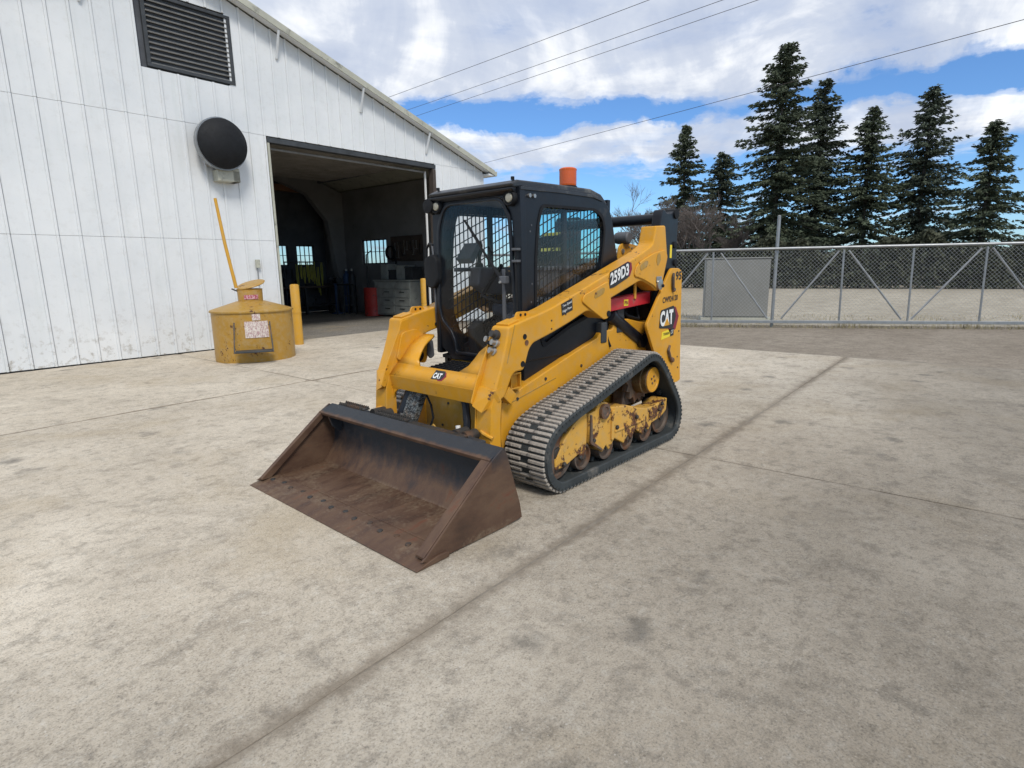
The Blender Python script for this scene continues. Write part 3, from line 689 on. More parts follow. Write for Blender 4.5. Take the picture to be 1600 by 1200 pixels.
MB().box(-.01, .01, -.75, .75, 1.68, 2.45).build('board', M['brown'], tbd, .004)
random.seed(9)
for i in range(10):
    y = -.66+i*.145; ln = random.uniform(.22, .5); z1 = random.uniform(2.25, 2.4)
    MB().bar((.025, y, z1), (.025, y+random.uniform(-.02, .02), z1-ln), .025, .02).bar((.026, y-.045, z1-ln), (.026, y+.045, z1-ln), .04, .026).build('tool', M['steel' if i % 3 else 'darksteel'], tbd, .004)
for i, (x, y, lb) in enumerate(((-8.25, -14.15, 'tall dark gas cylinder left of the side window inside the workshop'), (-8.22, -14.42, 'second dark gas cylinder, further from the side window'))):
    o = empty('gas_cylinder', bw_(x, y), 0); tag(o, lb, 'gas cylinder', 'gas cylinders in the workshop')
    MB().lathe([(.11, 0), (.115, .02), (.115, 1.20), (.09, 1.30), (.04, 1.35), (.035, 1.40)], 20).build('body', M['bluep' if i else 'dgrey'], o, smooth=True)
    MB().lathe([(.03, 1.40), (.05, 1.42), (.05, 1.47), (.02, 1.49)], 12).build('valve', M['steel'], o, smooth=True)
hr = empty('hose_reel', bw_(-8.42, -12.15, 1.95), BA); tag(hr, 'coiled black air hose hung on the wall right of the side window', 'hose')
for i in range(4): MB().tube([(.03+i*.025, .20*math.cos(t*.3927), .20*math.sin(t*.3927)) for t in range(17)], .014, 6, False).build('coil', M['blackm'], hr, smooth=True)
MB().tube([(.05, .2, 0), (.06, .22, -.5), (.05, .12, -.8)], .014, 6).build('loose_end', M['blackm'], hr, smooth=True)
srk = empty('shelf_rack', bw_(-6.35, -15.7), BA); tag(srk, 'dark steel shelf rack with cartons against the back wall right of the windows', 'shelf')
for x in (-.5, .5):
    for y in (-.2, .2): MB().box(x-.02, x+.02, y-.02, y+.02, 0, 1.5).build('upright', M['dgrey'], srk)
for z in (.2, .65, 1.1, 1.46): MB().box(-.52, .52, -.22, .22, z, z+.025).build('shelf', M['dgrey'], srk)
pst = MB().tube([(0, 0, 0), (0, 0, 1.15), (.02, .05, 1.9), (.05, .35, 2.02)], [.03, .03, .02, .015], 8).lathe([(.14, 0), (.14, .02), (.03, .04)], 14).build('drum_pump', M['dgrey'], None, smooth=True)
pst.location = bw_(-8.0, -12.95); tag(pst, 'tall dark hand pump stand behind the red drum in front of the window', 'pump')

# ------------------------------------------------------------------ waste oil tank
T = empty('oil_tank', (-.84, -6.80, -.012)); T.rotation_euler.z = rad(62)
tag(T, 'squat round yellow oil tank with a hinged filler lid, labels and a folding step', 'oil tank')
MB().lathe([(.60, .015), (.62, .0), (.625, .03), (.625, .80)], 28).build('shell', M['tank'], T, smooth=True)
MB().lathe([(.645, .80), (.65, .815), (.645, .83), (.22, .965), (.20, .965)], 28).build('cone_top', M['yel_dull'], T, smooth=True)
MB().lathe([(.19, .95), (.195, 1.15), (.205, 1.16), (.18, 1.17)], 26).build('neck', M['tank'], T, smooth=True)
ld = MB().lathe([(.215, 0), (.225, .012), (.215, .024), (.05, .035)], 28).build('lid', M['tank'], T, smooth=True)
ld.location = (.0, .03, 1.225); ld.rotation_euler = (rad(13), rad(13), 0)
MB().bar((0, -.19, 1.13), (0, -.27, 1.17), .06, .02).build('hinge', M['darksteel'], T)
MB().tube([(.0, -.20, 1.18), (-.02, -.30, 1.9), (-.03, -.37, 2.6)], [.028, .027, .024], 10).build('prop_pole', M['bollard'], T, smooth=True)
def curved_patch(a0, a1, z0, z1, R, mat, name, par, th=.004):
    mb = MB(); n = 10; vs = []; fs = []
    for i in range(n+1):
        a = a0+(a1-a0)*i/n
        for rr in (R, R+th):
            for z in (z0, z1): vs.append((rr*math.cos(a), rr*math.sin(a), z))
    for i in range(n):
        k = i*4; fs += [(k, k+4, k+5, k+1), (k+2, k+3, k+7, k+6), (k, k+2, k+6, k+4), (k+1, k+5, k+7, k+3)]
    fs += [(0, 1, 3, 2), (n*4, n*4+2, n*4+3, n*4+1)]
    return mb.add(vs, fs).build(name, mat, par)
def labelmat(name, bgc, ink, sx, sz):
    m, nt, b, v, o = new_mat(name)
    mp = nt.nodes.new('ShaderNodeMapping'); mp.inputs['Scale'].default_value = (sx, sx, sz); nt.links.new(v, mp.inputs[0])
    n = nnoise(nt, mp.outputs[0], 1, 4, .8); n2 = nnoise(nt, v, 25, 5, .6)
    c = nmix(nt, nramp(nt, n, [(.50, 0), (.54, .8)]), bgc, ink)
    c = nmix(nt, nramp(nt, n2, [(.5, 0), (.8, .5)]), c, (.30, .20, .12)); setc(nt, b, 'Base Color', c); setc(nt, b, 'Roughness', .7); return m
M['label'] = labelmat('faded_label', (.66, .60, .54), (.34, .16, .18), 60, 28)
M['labelred'] = labelmat('faded_red_label', (.36, .05, .09), (.62, .42, .44), 34, 16)
curved_patch(rad(-8), rad(24), .41, .67, .6275, M['label'], 'instruction_label', T)
curved_patch(rad(3), rad(14), .685, .785, .6275, M['label'], 'small_label', T)
curved_patch(rad(-25), rad(40), 1.0, 1.07, .197, M['labelred'], 'warning_label', T)
stp = MB().box(.64, .86, -.24, .30, .20, .225).build('step', M['dgrey'], T, .004)
for y in (-.25, .31): MB().tube([(.635, y*.92, .66), (.84, y, .20)], .010, 6).build('step_rod', M['darksteel'], T)

# ------------------------------------------------------------------ gate and yard beyond
P1 = Vector((-9.7933, -3.4523, 0)); gd = Vector((-.481, .877, 0)).normalized(); gn = Vector((-gd.y, gd.x, 0))
G = empty('chain_link_gate', (P1.x, P1.y, -.05), math.atan2(gd.y, gd.x))
tag(G, 'long galvanised chain link gate with diagonal braces across the yard exit', 'gate')
G0, G1 = -5.4, 9.6; GT, GB = 1.80, .10
MB().tube([(G0, 0, GT), (G1, 0, GT+.03)], .032, 10).build('top_rail', M['galv'], G, smooth=True)
MB().box(G0, G1, -.03, .03, GB, GB+.065).build('bottom_rail', M['galv'], G, .004)
vx = [-3.5, -2.1, -.7, .70, 3.5, 4.9, 6.3, 7.7, 9.1]
for x in vx: MB().tube([(x+.02, 0, GB+.066), (x-.01, 0, GT-.033)], .022, 8).build('stile', M['galv'], G, smooth=True)
for (a, b) in (((-.62, GB+.1), (.57, GT-.06)), ((.86, GT-.06), (1.98, GB+.1)), ((2.28, GB+.1), (3.4, GT-.06)), ((-2.0, GT-.06), (-.8, GB+.1)), ((3.6, GT-.06), (4.8, GB+.1)), ((5.0, GB+.1), (6.2, GT-.06)), ((6.4, GT-.06), (7.6, GB+.1)), ((7.8, GB+.1), (9.0, GT-.06))):
    MB().tube([(a[0], .024, a[1]), (b[0], .024, b[1])], .020, 8).build('brace', M['galv'], G, smooth=True)
mb = MB(); sp_ = .085; Hh = GT-GB-.1
def wire(x0, z0, x1, z1, y):
    d = Vector((x1-x0, 0, z1-z0)).normalized(); nn = Vector((-d.z, 0, d.x))*.0019; yy = Vector((0, .0019, 0))
    a = Vector((x0, y, z0)); b = Vector((x1, y, z1)); mb.add([a+nn, a+yy, a-nn, b+nn, b+yy, b-nn], [(0, 1, 4, 3), (1, 2, 5, 4), (2, 0, 3, 5)])
x = G0-Hh
while x < G1:
    for sg in (1, -1):
        # clip to the frame
        xa, xb = (x, x+Hh) if sg > 0 else (x+Hh, x)
        za, zb = GB+.07, GB+.07+Hh
        pa, pb = [xa, za], [xb, zb]
        for p, q in ((pa, pb), (pb, pa)):
            if p[0] < G0: t = (G0-p[0])/(q[0]-p[0]) if q[0] != p[0] else 0; p[1] += (q[1]-p[1])*t; p[0] = G0
            if p[0] > G1: t = (G1-p[0])/(q[0]-p[0]) if q[0] != p[0] else 0; p[1] += (q[1]-p[1])*t; p[0] = G1
        if min(xa, xb) < G1 and max(xa, xb) > G0: wire(pa[0], pa[1], pb[0], pb[1], -.036 if sg > 0 else -.040)
    x += sp_
ms = mb.build('chain_mesh', M['galvwire'], G, fix=False); ms['kind'] = 'stuff'
# tall fixed post
tp = MB().tube([(0, 0, -.06), (0, 0, 2.48)], .036, 12).lathe([(.04, 2.48), (.04, 2.50), (.01, 2.52)], 12).build('gate_post', M['galv'], None, smooth=True)
p = P1+gd*2.10+gn*.09; tp.location = (p.x, p.y, 0); tag(tp, 'tall galvanised pipe post rising above the chain link gate', 'post')
tp2 = MB().tube([(0, 0, -.06), (0, 0, 2.48)], .036, 12).build('gate_post', M['galv'], None, smooth=True)
p = P1+gd*9.75; tp2.location = (p.x, p.y, 0); tag(tp2, 'galvanised pipe post at the far right end of the chain link gate', 'post')
# utility cabinet behind the gate
UC = empty('utility_cabinet', (P1+gd*1.50-gn*(-2.0))[:], math.atan2(gd.y, gd.x)); 
tag(UC, 'plain grey-green steel utility cabinet standing behind the chain link gate', 'cabinet')
MB().box(-.80, .80, -.25, .25, .03, 1.56).build('body', M['cabg'], UC, .01)
MB().box(-.83, .83, -.28, .28, 1.565, 1.60).build('lid', M['cabg'], UC, .01)
for y0 in (-.272, .252): MB().box(-.79, .79, y0, y0+.02, .06, 1.54).build('door', M['cabg'], UC, .004)
MB().box(-.88, .88, -.33, .33, -.06, .03).build('plinth', M['trim'], UC)

# ------------------------------------------------------------------ vegetation
def mesh_np(name, V, F, mat, parent=None):
    me = bpy.data.meshes.new(name); V = np.asarray(V, dtype=np.float32); F = np.asarray(F, dtype=np.int32)
    me.vertices.add(len(V)); me.vertices.foreach_set('co', V.ravel()); me.loops.add(F.size); me.loops.foreach_set('vertex_index', F.ravel())
    k = F.shape[1]; me.polygons.add(len(F)); me.polygons.foreach_set('loop_start', np.arange(0, F.size, k, dtype=np.int32))
    me.polygons.foreach_set('loop_total', np.full(len(F), k, dtype=np.int32)); me.update(calc_edges=True); me.materials.append(mat)
    o = bpy.data.objects.new(name, me); COL.objects.link(o)
    if parent: o.parent = parent
    return o
def spruce(loc, H, R, seed, label, mat='needle', low=.06, dens=1.0, p=.85):
    rg = np.random.RandomState(seed); t = empty('spruce_tree', loc); tag(t, label, 'spruce tree', 'spruce trees beyond the field')
    MB().tube([(0, 0, -.1), (.02*H*.1, 0, H*.5), (0, 0, H*.985)], [H*.014+.03, H*.008+.02, .015], 8).build('trunk', M['bark'], t, smooth=True)
    V = []; F = []; BV = MB()
    z = H*low
    while z < H*.99:
        fr = (z-H*low)/(H*(1-low)); L0 = R*(1-fr)**p*(.55+.45*min(1, fr*6+.35))
        nb = rg.randint(5, 9)
        for b in range(nb):
            a = rg.uniform(0, 2*np.pi); L = L0*rg.uniform(.40, 1.12)+.12
            if rg.rand() < .07: L *= 1.2
            drop = -.12-.50*(1-fr)*rg.uniform(.4, 1.25)+.5*max(0, fr-.75)
            d = np.array([np.cos(a), np.sin(a), 0]); sd_ = np.array([-np.sin(a), np.cos(a), 0])
            n = max(3, int(L/.155*dens)); zz = z+rg.uniform(-.12, .12)
            if L > 1.0 and rg.rand() < .5: BV.tube([(0, 0, zz), tuple(d*L*.6+np.array([0, 0, zz+drop*L*.6]))], [.03, .012], 4, False)
            for i in range(n):
                if rg.rand() < .20: continue
                u_ = (i+.6)/n; q = d*L*u_; q = q+np.array([0, 0, zz+drop*L*u_+.16*L*u_*u_])
                wd = .10+.34*L*.5*(1-u_)*min(1, 1.4*u_+.35)
                for m_ in range(7):
                    side = rg.uniform(-1, 1)
                    c = q+sd_*side*wd+rg.normal(0, .05, 3)
                    ax = d*rg.uniform(.35, 1)+sd_*(side*rg.uniform(.3, 1.1))+np.array([0, 0, rg.uniform(-.55, .12)]); ax /= np.linalg.norm(ax)
                    bx2 = np.cross(ax, rg.normal(0, 1, 3)); bx2 /= np.linalg.norm(bx2)+1e-9
                    l_ = rg.uniform(.11, .27); w_ = rg.uniform(.035, .070)
                    k = len(V); V += [c-ax*l_*.5-bx2*w_*.5, c-ax*l_*.3+bx2*w_, c+ax*l_*.8, c-bx2*w_]; F.append((k, k+3, k+2, k+1))
        z += rg.uniform(.12, .30)*(1 if fr < .8 else .7)
    if BV.v: BV.build('branches', M['bark'], t, fix=False)['kind'] = 'stuff'
    mesh_np('crown', V, F, M[mat], t); return t
def at(upx, D, z=0):
    """point on the ground at the bearing of a photo column, D metres away"""
    az = YAW-math.atan((upx-800)/FPX*math.cos(PITCH))
    return (CX+D*math.cos(az), CY+D*math.sin(az), z)
spruce(at(1067, 50, -.1), 12.2, 4.5, 11, 'pointed dark spruce, leftmost of the three, behind the chain link gate', 'needle')
spruce(at(1124, 52, -.1), 10.4, 4.8, 12, 'shorter spruce in the middle, between the pointed spruce and the tallest one', 'needle2', p=.75)
spruce(at(1208, 44, -.1), 15.3, 4.3, 13, 'tallest dark spruce with ragged limbs at the right of the field', 'needle', p=.62, dens=1.25)
spruce(at(1270, 47, -.1), 13.6, 3.9, 14, 'tall spruce just right of the tallest one, its crown touching it', 'needle2', p=.68)
spruce(at(1345, 46, -.1), 11.2, 3.8, 15, 'middle-sized spruce right of the two tallest spruces', 'needle', p=.7)
spruce(at(1430, 48, -.1), 12.4, 4.2, 16, 'broad spruce near the far right edge of the row', 'needle2', p=.7)
spruce(at(1530, 45, -.1), 9.4, 3.5, 17, 'last spruce of the row at the far right', 'needle', p=.72)
def bare_tree(loc, H, seed, label, spread=.5, levels=5, nk=4, grp='bare trees beyond the gate', name='bare_tree', cat='bare tree'):
    rg = random.Random(seed); t = empty(name, loc); tag(t, label, cat, grp)
    tr = MB(); tw = MB()
    def grow(p, d, L, r0, lv):
        pts = [p]; q = p.copy(); dd = d.copy()
        for i in range(3):
            dd = (dd+Vector((rg.uniform(-1, 1), rg.uniform(-1, 1), rg.uniform(-.3, .7)))*.16).normalized(); q = q+dd*L/3; pts.append(q.copy())
        (tr if lv == 0 else tw).tube(pts, [r0, r0*.85, r0*.7, r0*.5], 5 if lv < 2 else 3, False)
        if lv >= levels: return
        for i in range(nk if lv else nk+2):
            k = rg.uniform(.35, 1.0); s_ = pts[min(3, int(k*3))]*(1-(k*3 % 1)) + pts[min(3, int(k*3)+1)]*(k*3 % 1) if k < 1 else pts[3]
            nd = (dd+Vector((rg.uniform(-1, 1), rg.uniform(-1, 1), rg.uniform(-.25, .8)))*spread*1.5).normalized()
            grow(s_, nd, L*rg.uniform(.5, .78), max(.009, r0*.52), lv+1)
    grow(Vector((0, 0, -.05)), Vector((0, 0, 1)), H*.36, H*.012+.015, 0)
    tr.build('trunk', M['bark'], t, fix=False); tw.build('crown', M['twig'], t, fix=False)
bare_tree(at(1006, 46, -.1), 8.6, 21, 'thin bare tree seen between the cab and the lift arm tower', .55)
bare_tree(at(1035, 43, -.1), 7.4, 22, 'low bare tree behind the rear of the loader', .6)
bare_tree(at(1060, 42, -.1), 7.4, 23, 'bushy bare tree in front of the pointed spruce', .6)
bare_tree(at(1090, 41, -.1), 7.6, 24, 'purplish bare tree between the pointed spruce and the shorter one', .6)
bare_tree(at(1124, 43, -.1), 6.8, 25, 'bare tree in front of the shorter middle spruce', .6)
bare_tree(at(975, 60, -.1), 5.0, 27, 'small distant bare tree just right of the black cab', .6)
def hedge(D, u0, u1, h, seed, label, z0=0.9):
    rg = np.random.RandomState(seed); V = []; F = []; n = 26000
    A = np.array(at(u0, D)); Bp = np.array(at(u1, D)); t = empty('hedge', (0, 0, 0)); tag(t, label, 'hedge')
    L = np.linalg.norm(Bp-A)
    dirn = (Bp-A)/L; nrm = np.array([-dirn[1], dirn[0], 0])
    U = rg.rand(n)*L; hh = h*(.84+.16*np.sin(U*.9+seed)+.08*np.sin(U*3.1)); Z = -.1+(hh)*rg.rand(n)**.6; Wd = rg.uniform(-.7, .7, n)
    C = A+U[:, None]*dirn+Wd[:, None]*nrm; C[:, 2] = Z
    a = rg.normal(0, 1, (n, 3)); a /= np.linalg.norm(a, axis=1)[:, None]; b = np.cross(a, rg.normal(0, 1, (n, 3))); b /= np.linalg.norm(b, axis=1)[:, None]
    l = rg.uniform(.10, .22, n)[:, None]; w = rg.uniform(.05, .10, n)[:, None]
    V = np.stack([C-a*l, C+b*w, C+a*l, C-b*w], 1).reshape(-1, 3); F = np.arange(n*4).reshape(-1, 4)
    mesh_np('foliage', V, F, M['hedge'], t)
    mb = MB()
    for i in range(40):
        q = A+dirn*L*(i+.5)/40; mb.tube([(q[0], q[1], -.1), (q[0]+.1, q[1], h*.7)], [.04, .02], 5, False)
    mb.build('stem', M['bark'], t, fix=False)
hedge(41, 985, 1700, 3.0, 31, 'dark evergreen hedge running along the far side of the dry field')
# dry grass tufts along the field edge by the gate
rg = np.random.RandomState(4); n = 5000
gx = rg.uniform(-5, 9.5, n); gy = np.where(rg.rand(n) < .55, rg.normal(.05, .12, n), rg.uniform(.3, 3.5, n)); C = np.array(P1)[None]+gx[:, None]*np.array(gd)+gy[:, None]*(np.array(gn))*1.0
C[:, 2] = -.055; hgt = rg.uniform(.02, .08, n)*(1+1.2*(np.sin(gx*2.3)+np.sin(gx*5.1+1) > .9))
aa = rg.uniform(0, 6.28, n); dx = np.stack([np.cos(aa), np.sin(aa), np.zeros(n)], 1)*.006; tipo = np.stack([rg.normal(0, .02, n), rg.normal(0, .02, n), hgt], 1)
V = np.stack([C-dx, C+dx, C+tipo], 1).reshape(-1, 3)
o = mesh_np('dry_grass', V, np.arange(n*3).reshape(-1, 3), M['drygrass']); tag(o, 'sparse dry grass blades on the ground behind the gate', 'grass', kind='stuff')

# power lines overhead
def pline(a, b, sag, r_, lab):
    a = Vector(a); b = Vector(b); d = b-a; a2 = a-d*1.3; b2 = b+d*2.2; pts = []
    for i in range(41):
        t = i/40; p = a2.lerp(b2, t); p.z -= sag*4*t*(1-t)-sag*.9; pts.append(p)
    o = MB().tube(pts, r_, 5, False).build('power_line', M['blackm'], None, fix=False); o.data.materials[0] = M['darksteel']; tag(o, lab, 'cable', 'overhead power lines')
pline((-13.735, -19.15, 9), (-13.11, -6.52, 9), .25, .008, 'uppermost overhead cable crossing the clouds')
pline((-15.647, -20.18, 9), (-14.616, -4.96, 9), .25, .008, 'second overhead cable from the top, close above the third')
pline((-16.657, -20.83, 9), (-15.34, -4.2, 9), .25, .008, 'third overhead cable from the top, close below the second')
pline((-24.378, -23.755, 8), (-20.89, -6.09, 8), .25, .010, 'lowest overhead cable running from the eave towards the tallest spruce')

# ------------------------------------------------------------------ compact track loader
L = empty('track_loader', (0, 0, 0)); tag(L, 'yellow compact track loader with a black cab and its bucket resting on the concrete', 'track loader')
# --- tracks
TO = [(.56, 0), (.62, .0), (.70, .004), (.79, .050), (.858, .14), (.880, .24), (.868, .335), (.815, .41), (.73, .468), (.56, .525), (.33, .582), (.105, .645), (-.139, .708), (-.34, .765), (-.43, .785), (-.52, .775), (-.60, .735), (-.70, .645), (-.82, .505), (-.925, .375), (-.97, .29), (-.988, .205), (-.968, .115), (-.92, .045), (-.83, .006), (-.75, .0), (-.68, 0), (-.60, 0)]
def smooth_loop(P, n):
    """closed Catmull-Rom, resampled evenly; the flat bottom stays flat"""
    Q = []
    m = len(P)
    for i in range(m):
        p0, p1, p2, p3 = [Vector(P[(i+k) % m]) for k in (-1, 0, 1, 2)]
        if i in (0, m-2, m-1): seg = [p1.lerp(p2, t/24) for t in range(24)]
        else: seg = [.5*((2*p1)+(-p0+p2)*t+(2*p0-5*p1+4*p2-p3)*t*t+(-p0+3*p1-3*p2+p3)*t**3) for t in [k/8 for k in range(8)]]
        Q += seg
    ln = [0]
    for i in range(len(Q)): ln.append(ln[-1]+(Q[(i+1) % len(Q)]-Q[i]).length)
    tot = ln[-1]; out = []; j = 0
    for k in range(n):
        s_ = tot*k/n
        while ln[j+1] < s_: j += 1
        t = (s_-ln[j])/(ln[j+1]-ln[j]); out.append(Q[j].lerp(Q[(j+1) % len(Q)], t))
    return out, tot
def make_track(side):
    yo, yi = (.838, .492) if side > 0 else (-.492, -.838)
    n = 208; loop, tot = smooth_loop(TO, n)
    nrm = []
    for i in range(n):
        d = (loop[(i+1) % n]-loop[i-1]).normalized(); nrm.append(Vector((d.y, -d.x)))
    if sum((nrm[i].dot(loop[i]-Vector((-.05, .3)))) for i in range(n)) < 0: nrm = [-q for q in nrm]
    # rubber belt: outer surface sits a lug's height inside the outline
    prof = [(.024, 0, 0), (.021, 0, 1), (.030, 0, 1)]
    vs = []; fs = []
    LH = .0165
    sec = [(yi, LH+.006), (yi+.012, LH), (yo-.012, LH), (yo, LH+.006), (yo, .068), (yo-.006, .074), (yo-.022, .074), (yo-.036, .048), (yi+.036, .048), (yi+.022, .074), (yi+.006, .074), (yi, .068)]
    m = len(sec)
    for i in range(n):
        for (y, dd) in sec:
            p = loop[i]-nrm[i]*dd; vs.append((p.x, y, p.y))
    for i in range(n):
        for j in range(m):
            fs.append((i*m+j, i*m+(j+1) % m, ((i+1) % n)*m+(j+1) % m, ((i+1) % n)*m+j))
    tk = MB().add(vs, fs).build('track', M['rubber'], L, smooth=True)
    # lugs
    NL = 112                                     # rows: full bar, split bar, full bar ...
    pitch = tot/NL
    full = MB().prism([(-.0130, 0), (.0130, 0), (.0098, .0165), (-.0098, .0165)], -.159, .159).build('lug', M['lug'], tk, .002, seg=1)
    sp2 = MB().prism([(-.0130, 0), (.0130, 0), (.0098, .0165), (-.0098, .0165)], -.159, -.034).build('lug', M['lug'], tk, .002, seg=1)
    sp3 = MB().prism([(-.0130, 0), (.0130, 0), (.0098, .0165), (-.0098, .0165)], .034, .159).build('lug', M['lug'], tk, .002, seg=1)
    edge = MB().prism([(-.012, 0), (.012, 0), (.010, .012), (-.010, .012)], -.008, .008).build('lug', M['rubber'], tk, .002, seg=1)
    first = {'f': full, 'a': sp2, 'b': sp3}; used = set()
    yc = (yo+yi)/2
    for k in range(NL):
        s_ = (k+.5)/NL*n; i = int(s_) % n; p = loop[i].lerp(loop[(i+1) % n], s_-int(s_)); nn = nrm[i]
        ang = math.atan2(nn.x, nn.y)             # local Z -> outward
        base = p-nn*LH
        for q in (('f',) if k % 2 == 0 else ('a', 'b')):
            o = first[q] if q not in used else clone(first[q], tk); used.add(q)
            o.location = (base.x, yc, base.y); o.rotation_euler = (0, ang, 0)
    mbE = MB()
    for k in range(NL):
        s_ = (k+.5)/NL*n; i = int(s_) % n; p = loop[i].lerp(loop[(i+1) % n], s_-int(s_)); nn = nrm[i]; tn = Vector((nn.y, -nn.x))
        for yy in (yi-.001, yo+.001):
            s3 = -1 if yy < yc else 1; a0 = p-nn*(LH+.002); a1 = p-nn*(LH+.020)
            q = [a0+tn*.010, a0-tn*.010, a1-tn*.006, a1+tn*.006]
            mbE.add([(w.x, yy, w.y) for w in q]+[(w.x, yy+s3*.003, w.y) for w in q], [(4, 5, 6, 7), (0, 1, 5, 4), (1, 2, 6, 5), (2, 3, 7, 6), (3, 0, 4, 7)])
    bpy.data.objects.remove(edge)
    mbE.build('edge_ribs', M['rubber'], tk)['kind'] = 'stuff'
    # inner guide teeth
    mbG = MB()
    for k in range(52):
        s_ = (k+.5)/52*n; i = int(s_) % n; p = loop[i]; nn = nrm[i]; ang = math.atan2(nn.x, nn.y)
        mt = Matrix.Translation((p.x-nn.x*.058, yc, p.y-nn.y*.058)) @ Matrix.Rotation(ang, 4, 'Y')
        for y0, y1 in ((-.05, -.025), (.025, .05)): mbG.box(-.016, .016, y0, y1, -.032, .001, mt)
    mbG.build('guide_teeth', M['rubber'], tk)['kind'] = 'stuff'
    sg = 1 if side > 0 else -1
    def yb(a, b): return (a, b) if sg > 0 else (-b, -a)
    # wheels
    def wheel(x, z, R, y0, y1, name, dish=True):
        a, b = yb(y0, y1)
        w = (b-a)
        prof = [(R*.30, a), (R*.34, a+.004), (R*.80, a+.018), (R*.84, a), (R*.98, a), (R, a+.008), (R, b-.008), (R*.98, b), (R*.84, b), (R*.80, b-.018), (R*.34, b-.004), (R*.30, b)]
        o = MB().lathe(prof, 32, (x, 0, z), 'Y').build(name, M['rust'], L, smooth=True)
        MB().lathe([(R*.22, a-.012), (R*.25, a-.002), (R*.25, b+.002), (R*.22, b+.012)], 14, (x, 0, z), 'Y').build('hub', M['darksteel'], o, smooth=True)
    wheel(.655, .245, .178, .64, .76, 'idler'); wheel(-.775, .205, .145, .62, .74, 'idler')
    for x in (.375, .085, -.2, -.485): wheel(x, .155, .095, .60, .765, 'roller')
    # track frame
    fo = [(.325, .33), (.315, .235), (.16, .135), (.115, .175), (.075, .13), (.0, .20), (-.13, .13), (-.19, .185), (-.235, .135), (-.30, .20), (-.41, .135), (-.455, .19), (-.50, .15), (-.55, .20), (-.70, .215), (-.79, .26), (-.80, .36), (-.75, .365), (-.60, .335), (-.46, .335), (-.32, .37), (-.17, .415), (.05, .445), (.08, .475), (.14, .50), (.22, .50), (.25, .455), (.33, .45)]
    fy = [(.70, .20), (.70, .145), (.60, .145), (.44, .19), (.40, .135), (.355, .20), (.345, .33), (.35, .46), (.42, .445), (.50, .41), (.60, .33)]
    MB().prism(rounded(fy, .012, 2), *yb(.66, .78)).build('idler_yoke', M['yel_worn'], L, .006)
    a, b = yb(.66, .785)
    tf = MB().prism(fo, a, b).build('track_frame', M['yel_worn'], L, .008)
    a2, b2 = yb(.785, .80)
    MB().prism(rounded([(.325, .44), (.31, .44), (.30, .25), (.175, .165), (.18, .15), (.325, .235)], .01, 2), a2, b2).build('gusset', M['rust'], tf, .004)
    MB().prism(rounded([(.06, .42), (.02, .42), (.03, .20), (.06, .20)], .01, 2), a2, b2).build('gusset', M['yel_worn'], tf, .004)
    MB().box(-.40, .005, a2, b2-.006, .245, .262).build('rib', M['yel_worn'], tf, .004)
    MB().box(-.62, -.50, a2, b2-.006, .24, .32).build('rib', M['yel_worn'], tf, .004)
    MB().lathe([(.0, a2-.002), (.052, a2-.002), (.055, b2+.01), (.035, b2+.012), (.030, b2+.004), (.0, b2+.004)], 18, (.16, 0, .435), 'Y').build('pivot_boss', M['rust'], tf, smooth=True)
    for (x, z) in ((.62, .17), (.44, .17), (-.02, .28), (-.30, .30), (-.66, .29), (-.70, .33), (.28, .25)):
        MB().lathe([(.016, a2-.001), (.016, b2), (.010, b2+.004)], 6, (x, 0, z), 'Y').build('bolt', M['darksteel'], tf)
    MB().prism([(.72, .13), (.76, .15), (.76, .30), (.72, .32)], *yb(.60, .79)).build('idler_fork', M['rust'], tf, .005)
    # drive motor and sprocket
    a, b = yb(.48, .77)
    dm = MB().lathe([(.0, a), (.115, a), (.118, a+.01), (.118, b-.05), (.105, b-.045), (.105, b-.006), (.098, b), (.0, b)] if sg > 0 else [(.0, a), (.098, a), (.105, a+.006), (.105, a+.045), (.118, a+.05), (.118, b-.01), (.115, b), (.0, b)], 40, (-.568, 0, .545), 'Y').build('drive_motor', M['motor'], L, smooth=True)
    a3, b3 = yb(.768, .776)
    MB().lathe([(.0, a3), (.098, a3), (.098, b3), (.080, b3), (.078, b3-.003*sg), (.0, b3-.003*sg)], 40, (-.568, 0, .545), 'Y').build('flange', M['yel'], dm, smooth=True)
    a3, b3 = yb(.768, .779)
    for k in range(4):
        t = k*math.pi/2+.4; MB().lathe([(.009, a3), (.009, b3)], 6, (-.568+.028*math.cos(t), 0, .545+.028*math.sin(t)), 'Y').build('bolt', M['rust'], dm)
    sp5 = []
    for k in range(30):
        t = 2*math.pi*k/30; R = .205 if k % 2 == 0 else .165; sp5.append((-.568+R*math.cos(t), .545+R*math.sin(t)))
    MB().prism(sp5, *yb(.60, .65)).build('sprocket', M['rust'], L, .004)
    MB().prism([(-.75, .33), (-.40, .33), (-.44, .50), (-.66, .50)], *yb(.50, .60)).build('motor_mount', M['rust'], L, .01)
    MB().box(-.30, .10, *yb(.45, .66), .22, .38).build('axle_beam', M['yel_dull'], L, .01)
make_track(1); make_track(-1)

# --- chassis
ch = [(.845, .25), (.86, .33), (.85, .575), (.68, .628), (.66, .640), (.02, .818), (-.241, .886), (-.30, .93), (-.459, .935), (-.484, 1.0), (-.70, 1.0), (-.95, .95), (-1.30, .95), (-1.34, .40), (-1.2, .27), (-.6, .235)]
cs = MB().prism(ch, .30, .462).prism(ch, -.462, -.30).build('chassis', M['yel'], L, .008)
MB().prism([(.845, .25), (.835, .60), (.55, .78), (-1.25, .95), (-1.30, .42), (-1.2, .27), (-.6, .235)], -.30, .30).build('belly', M['yel_int'], L, .01)
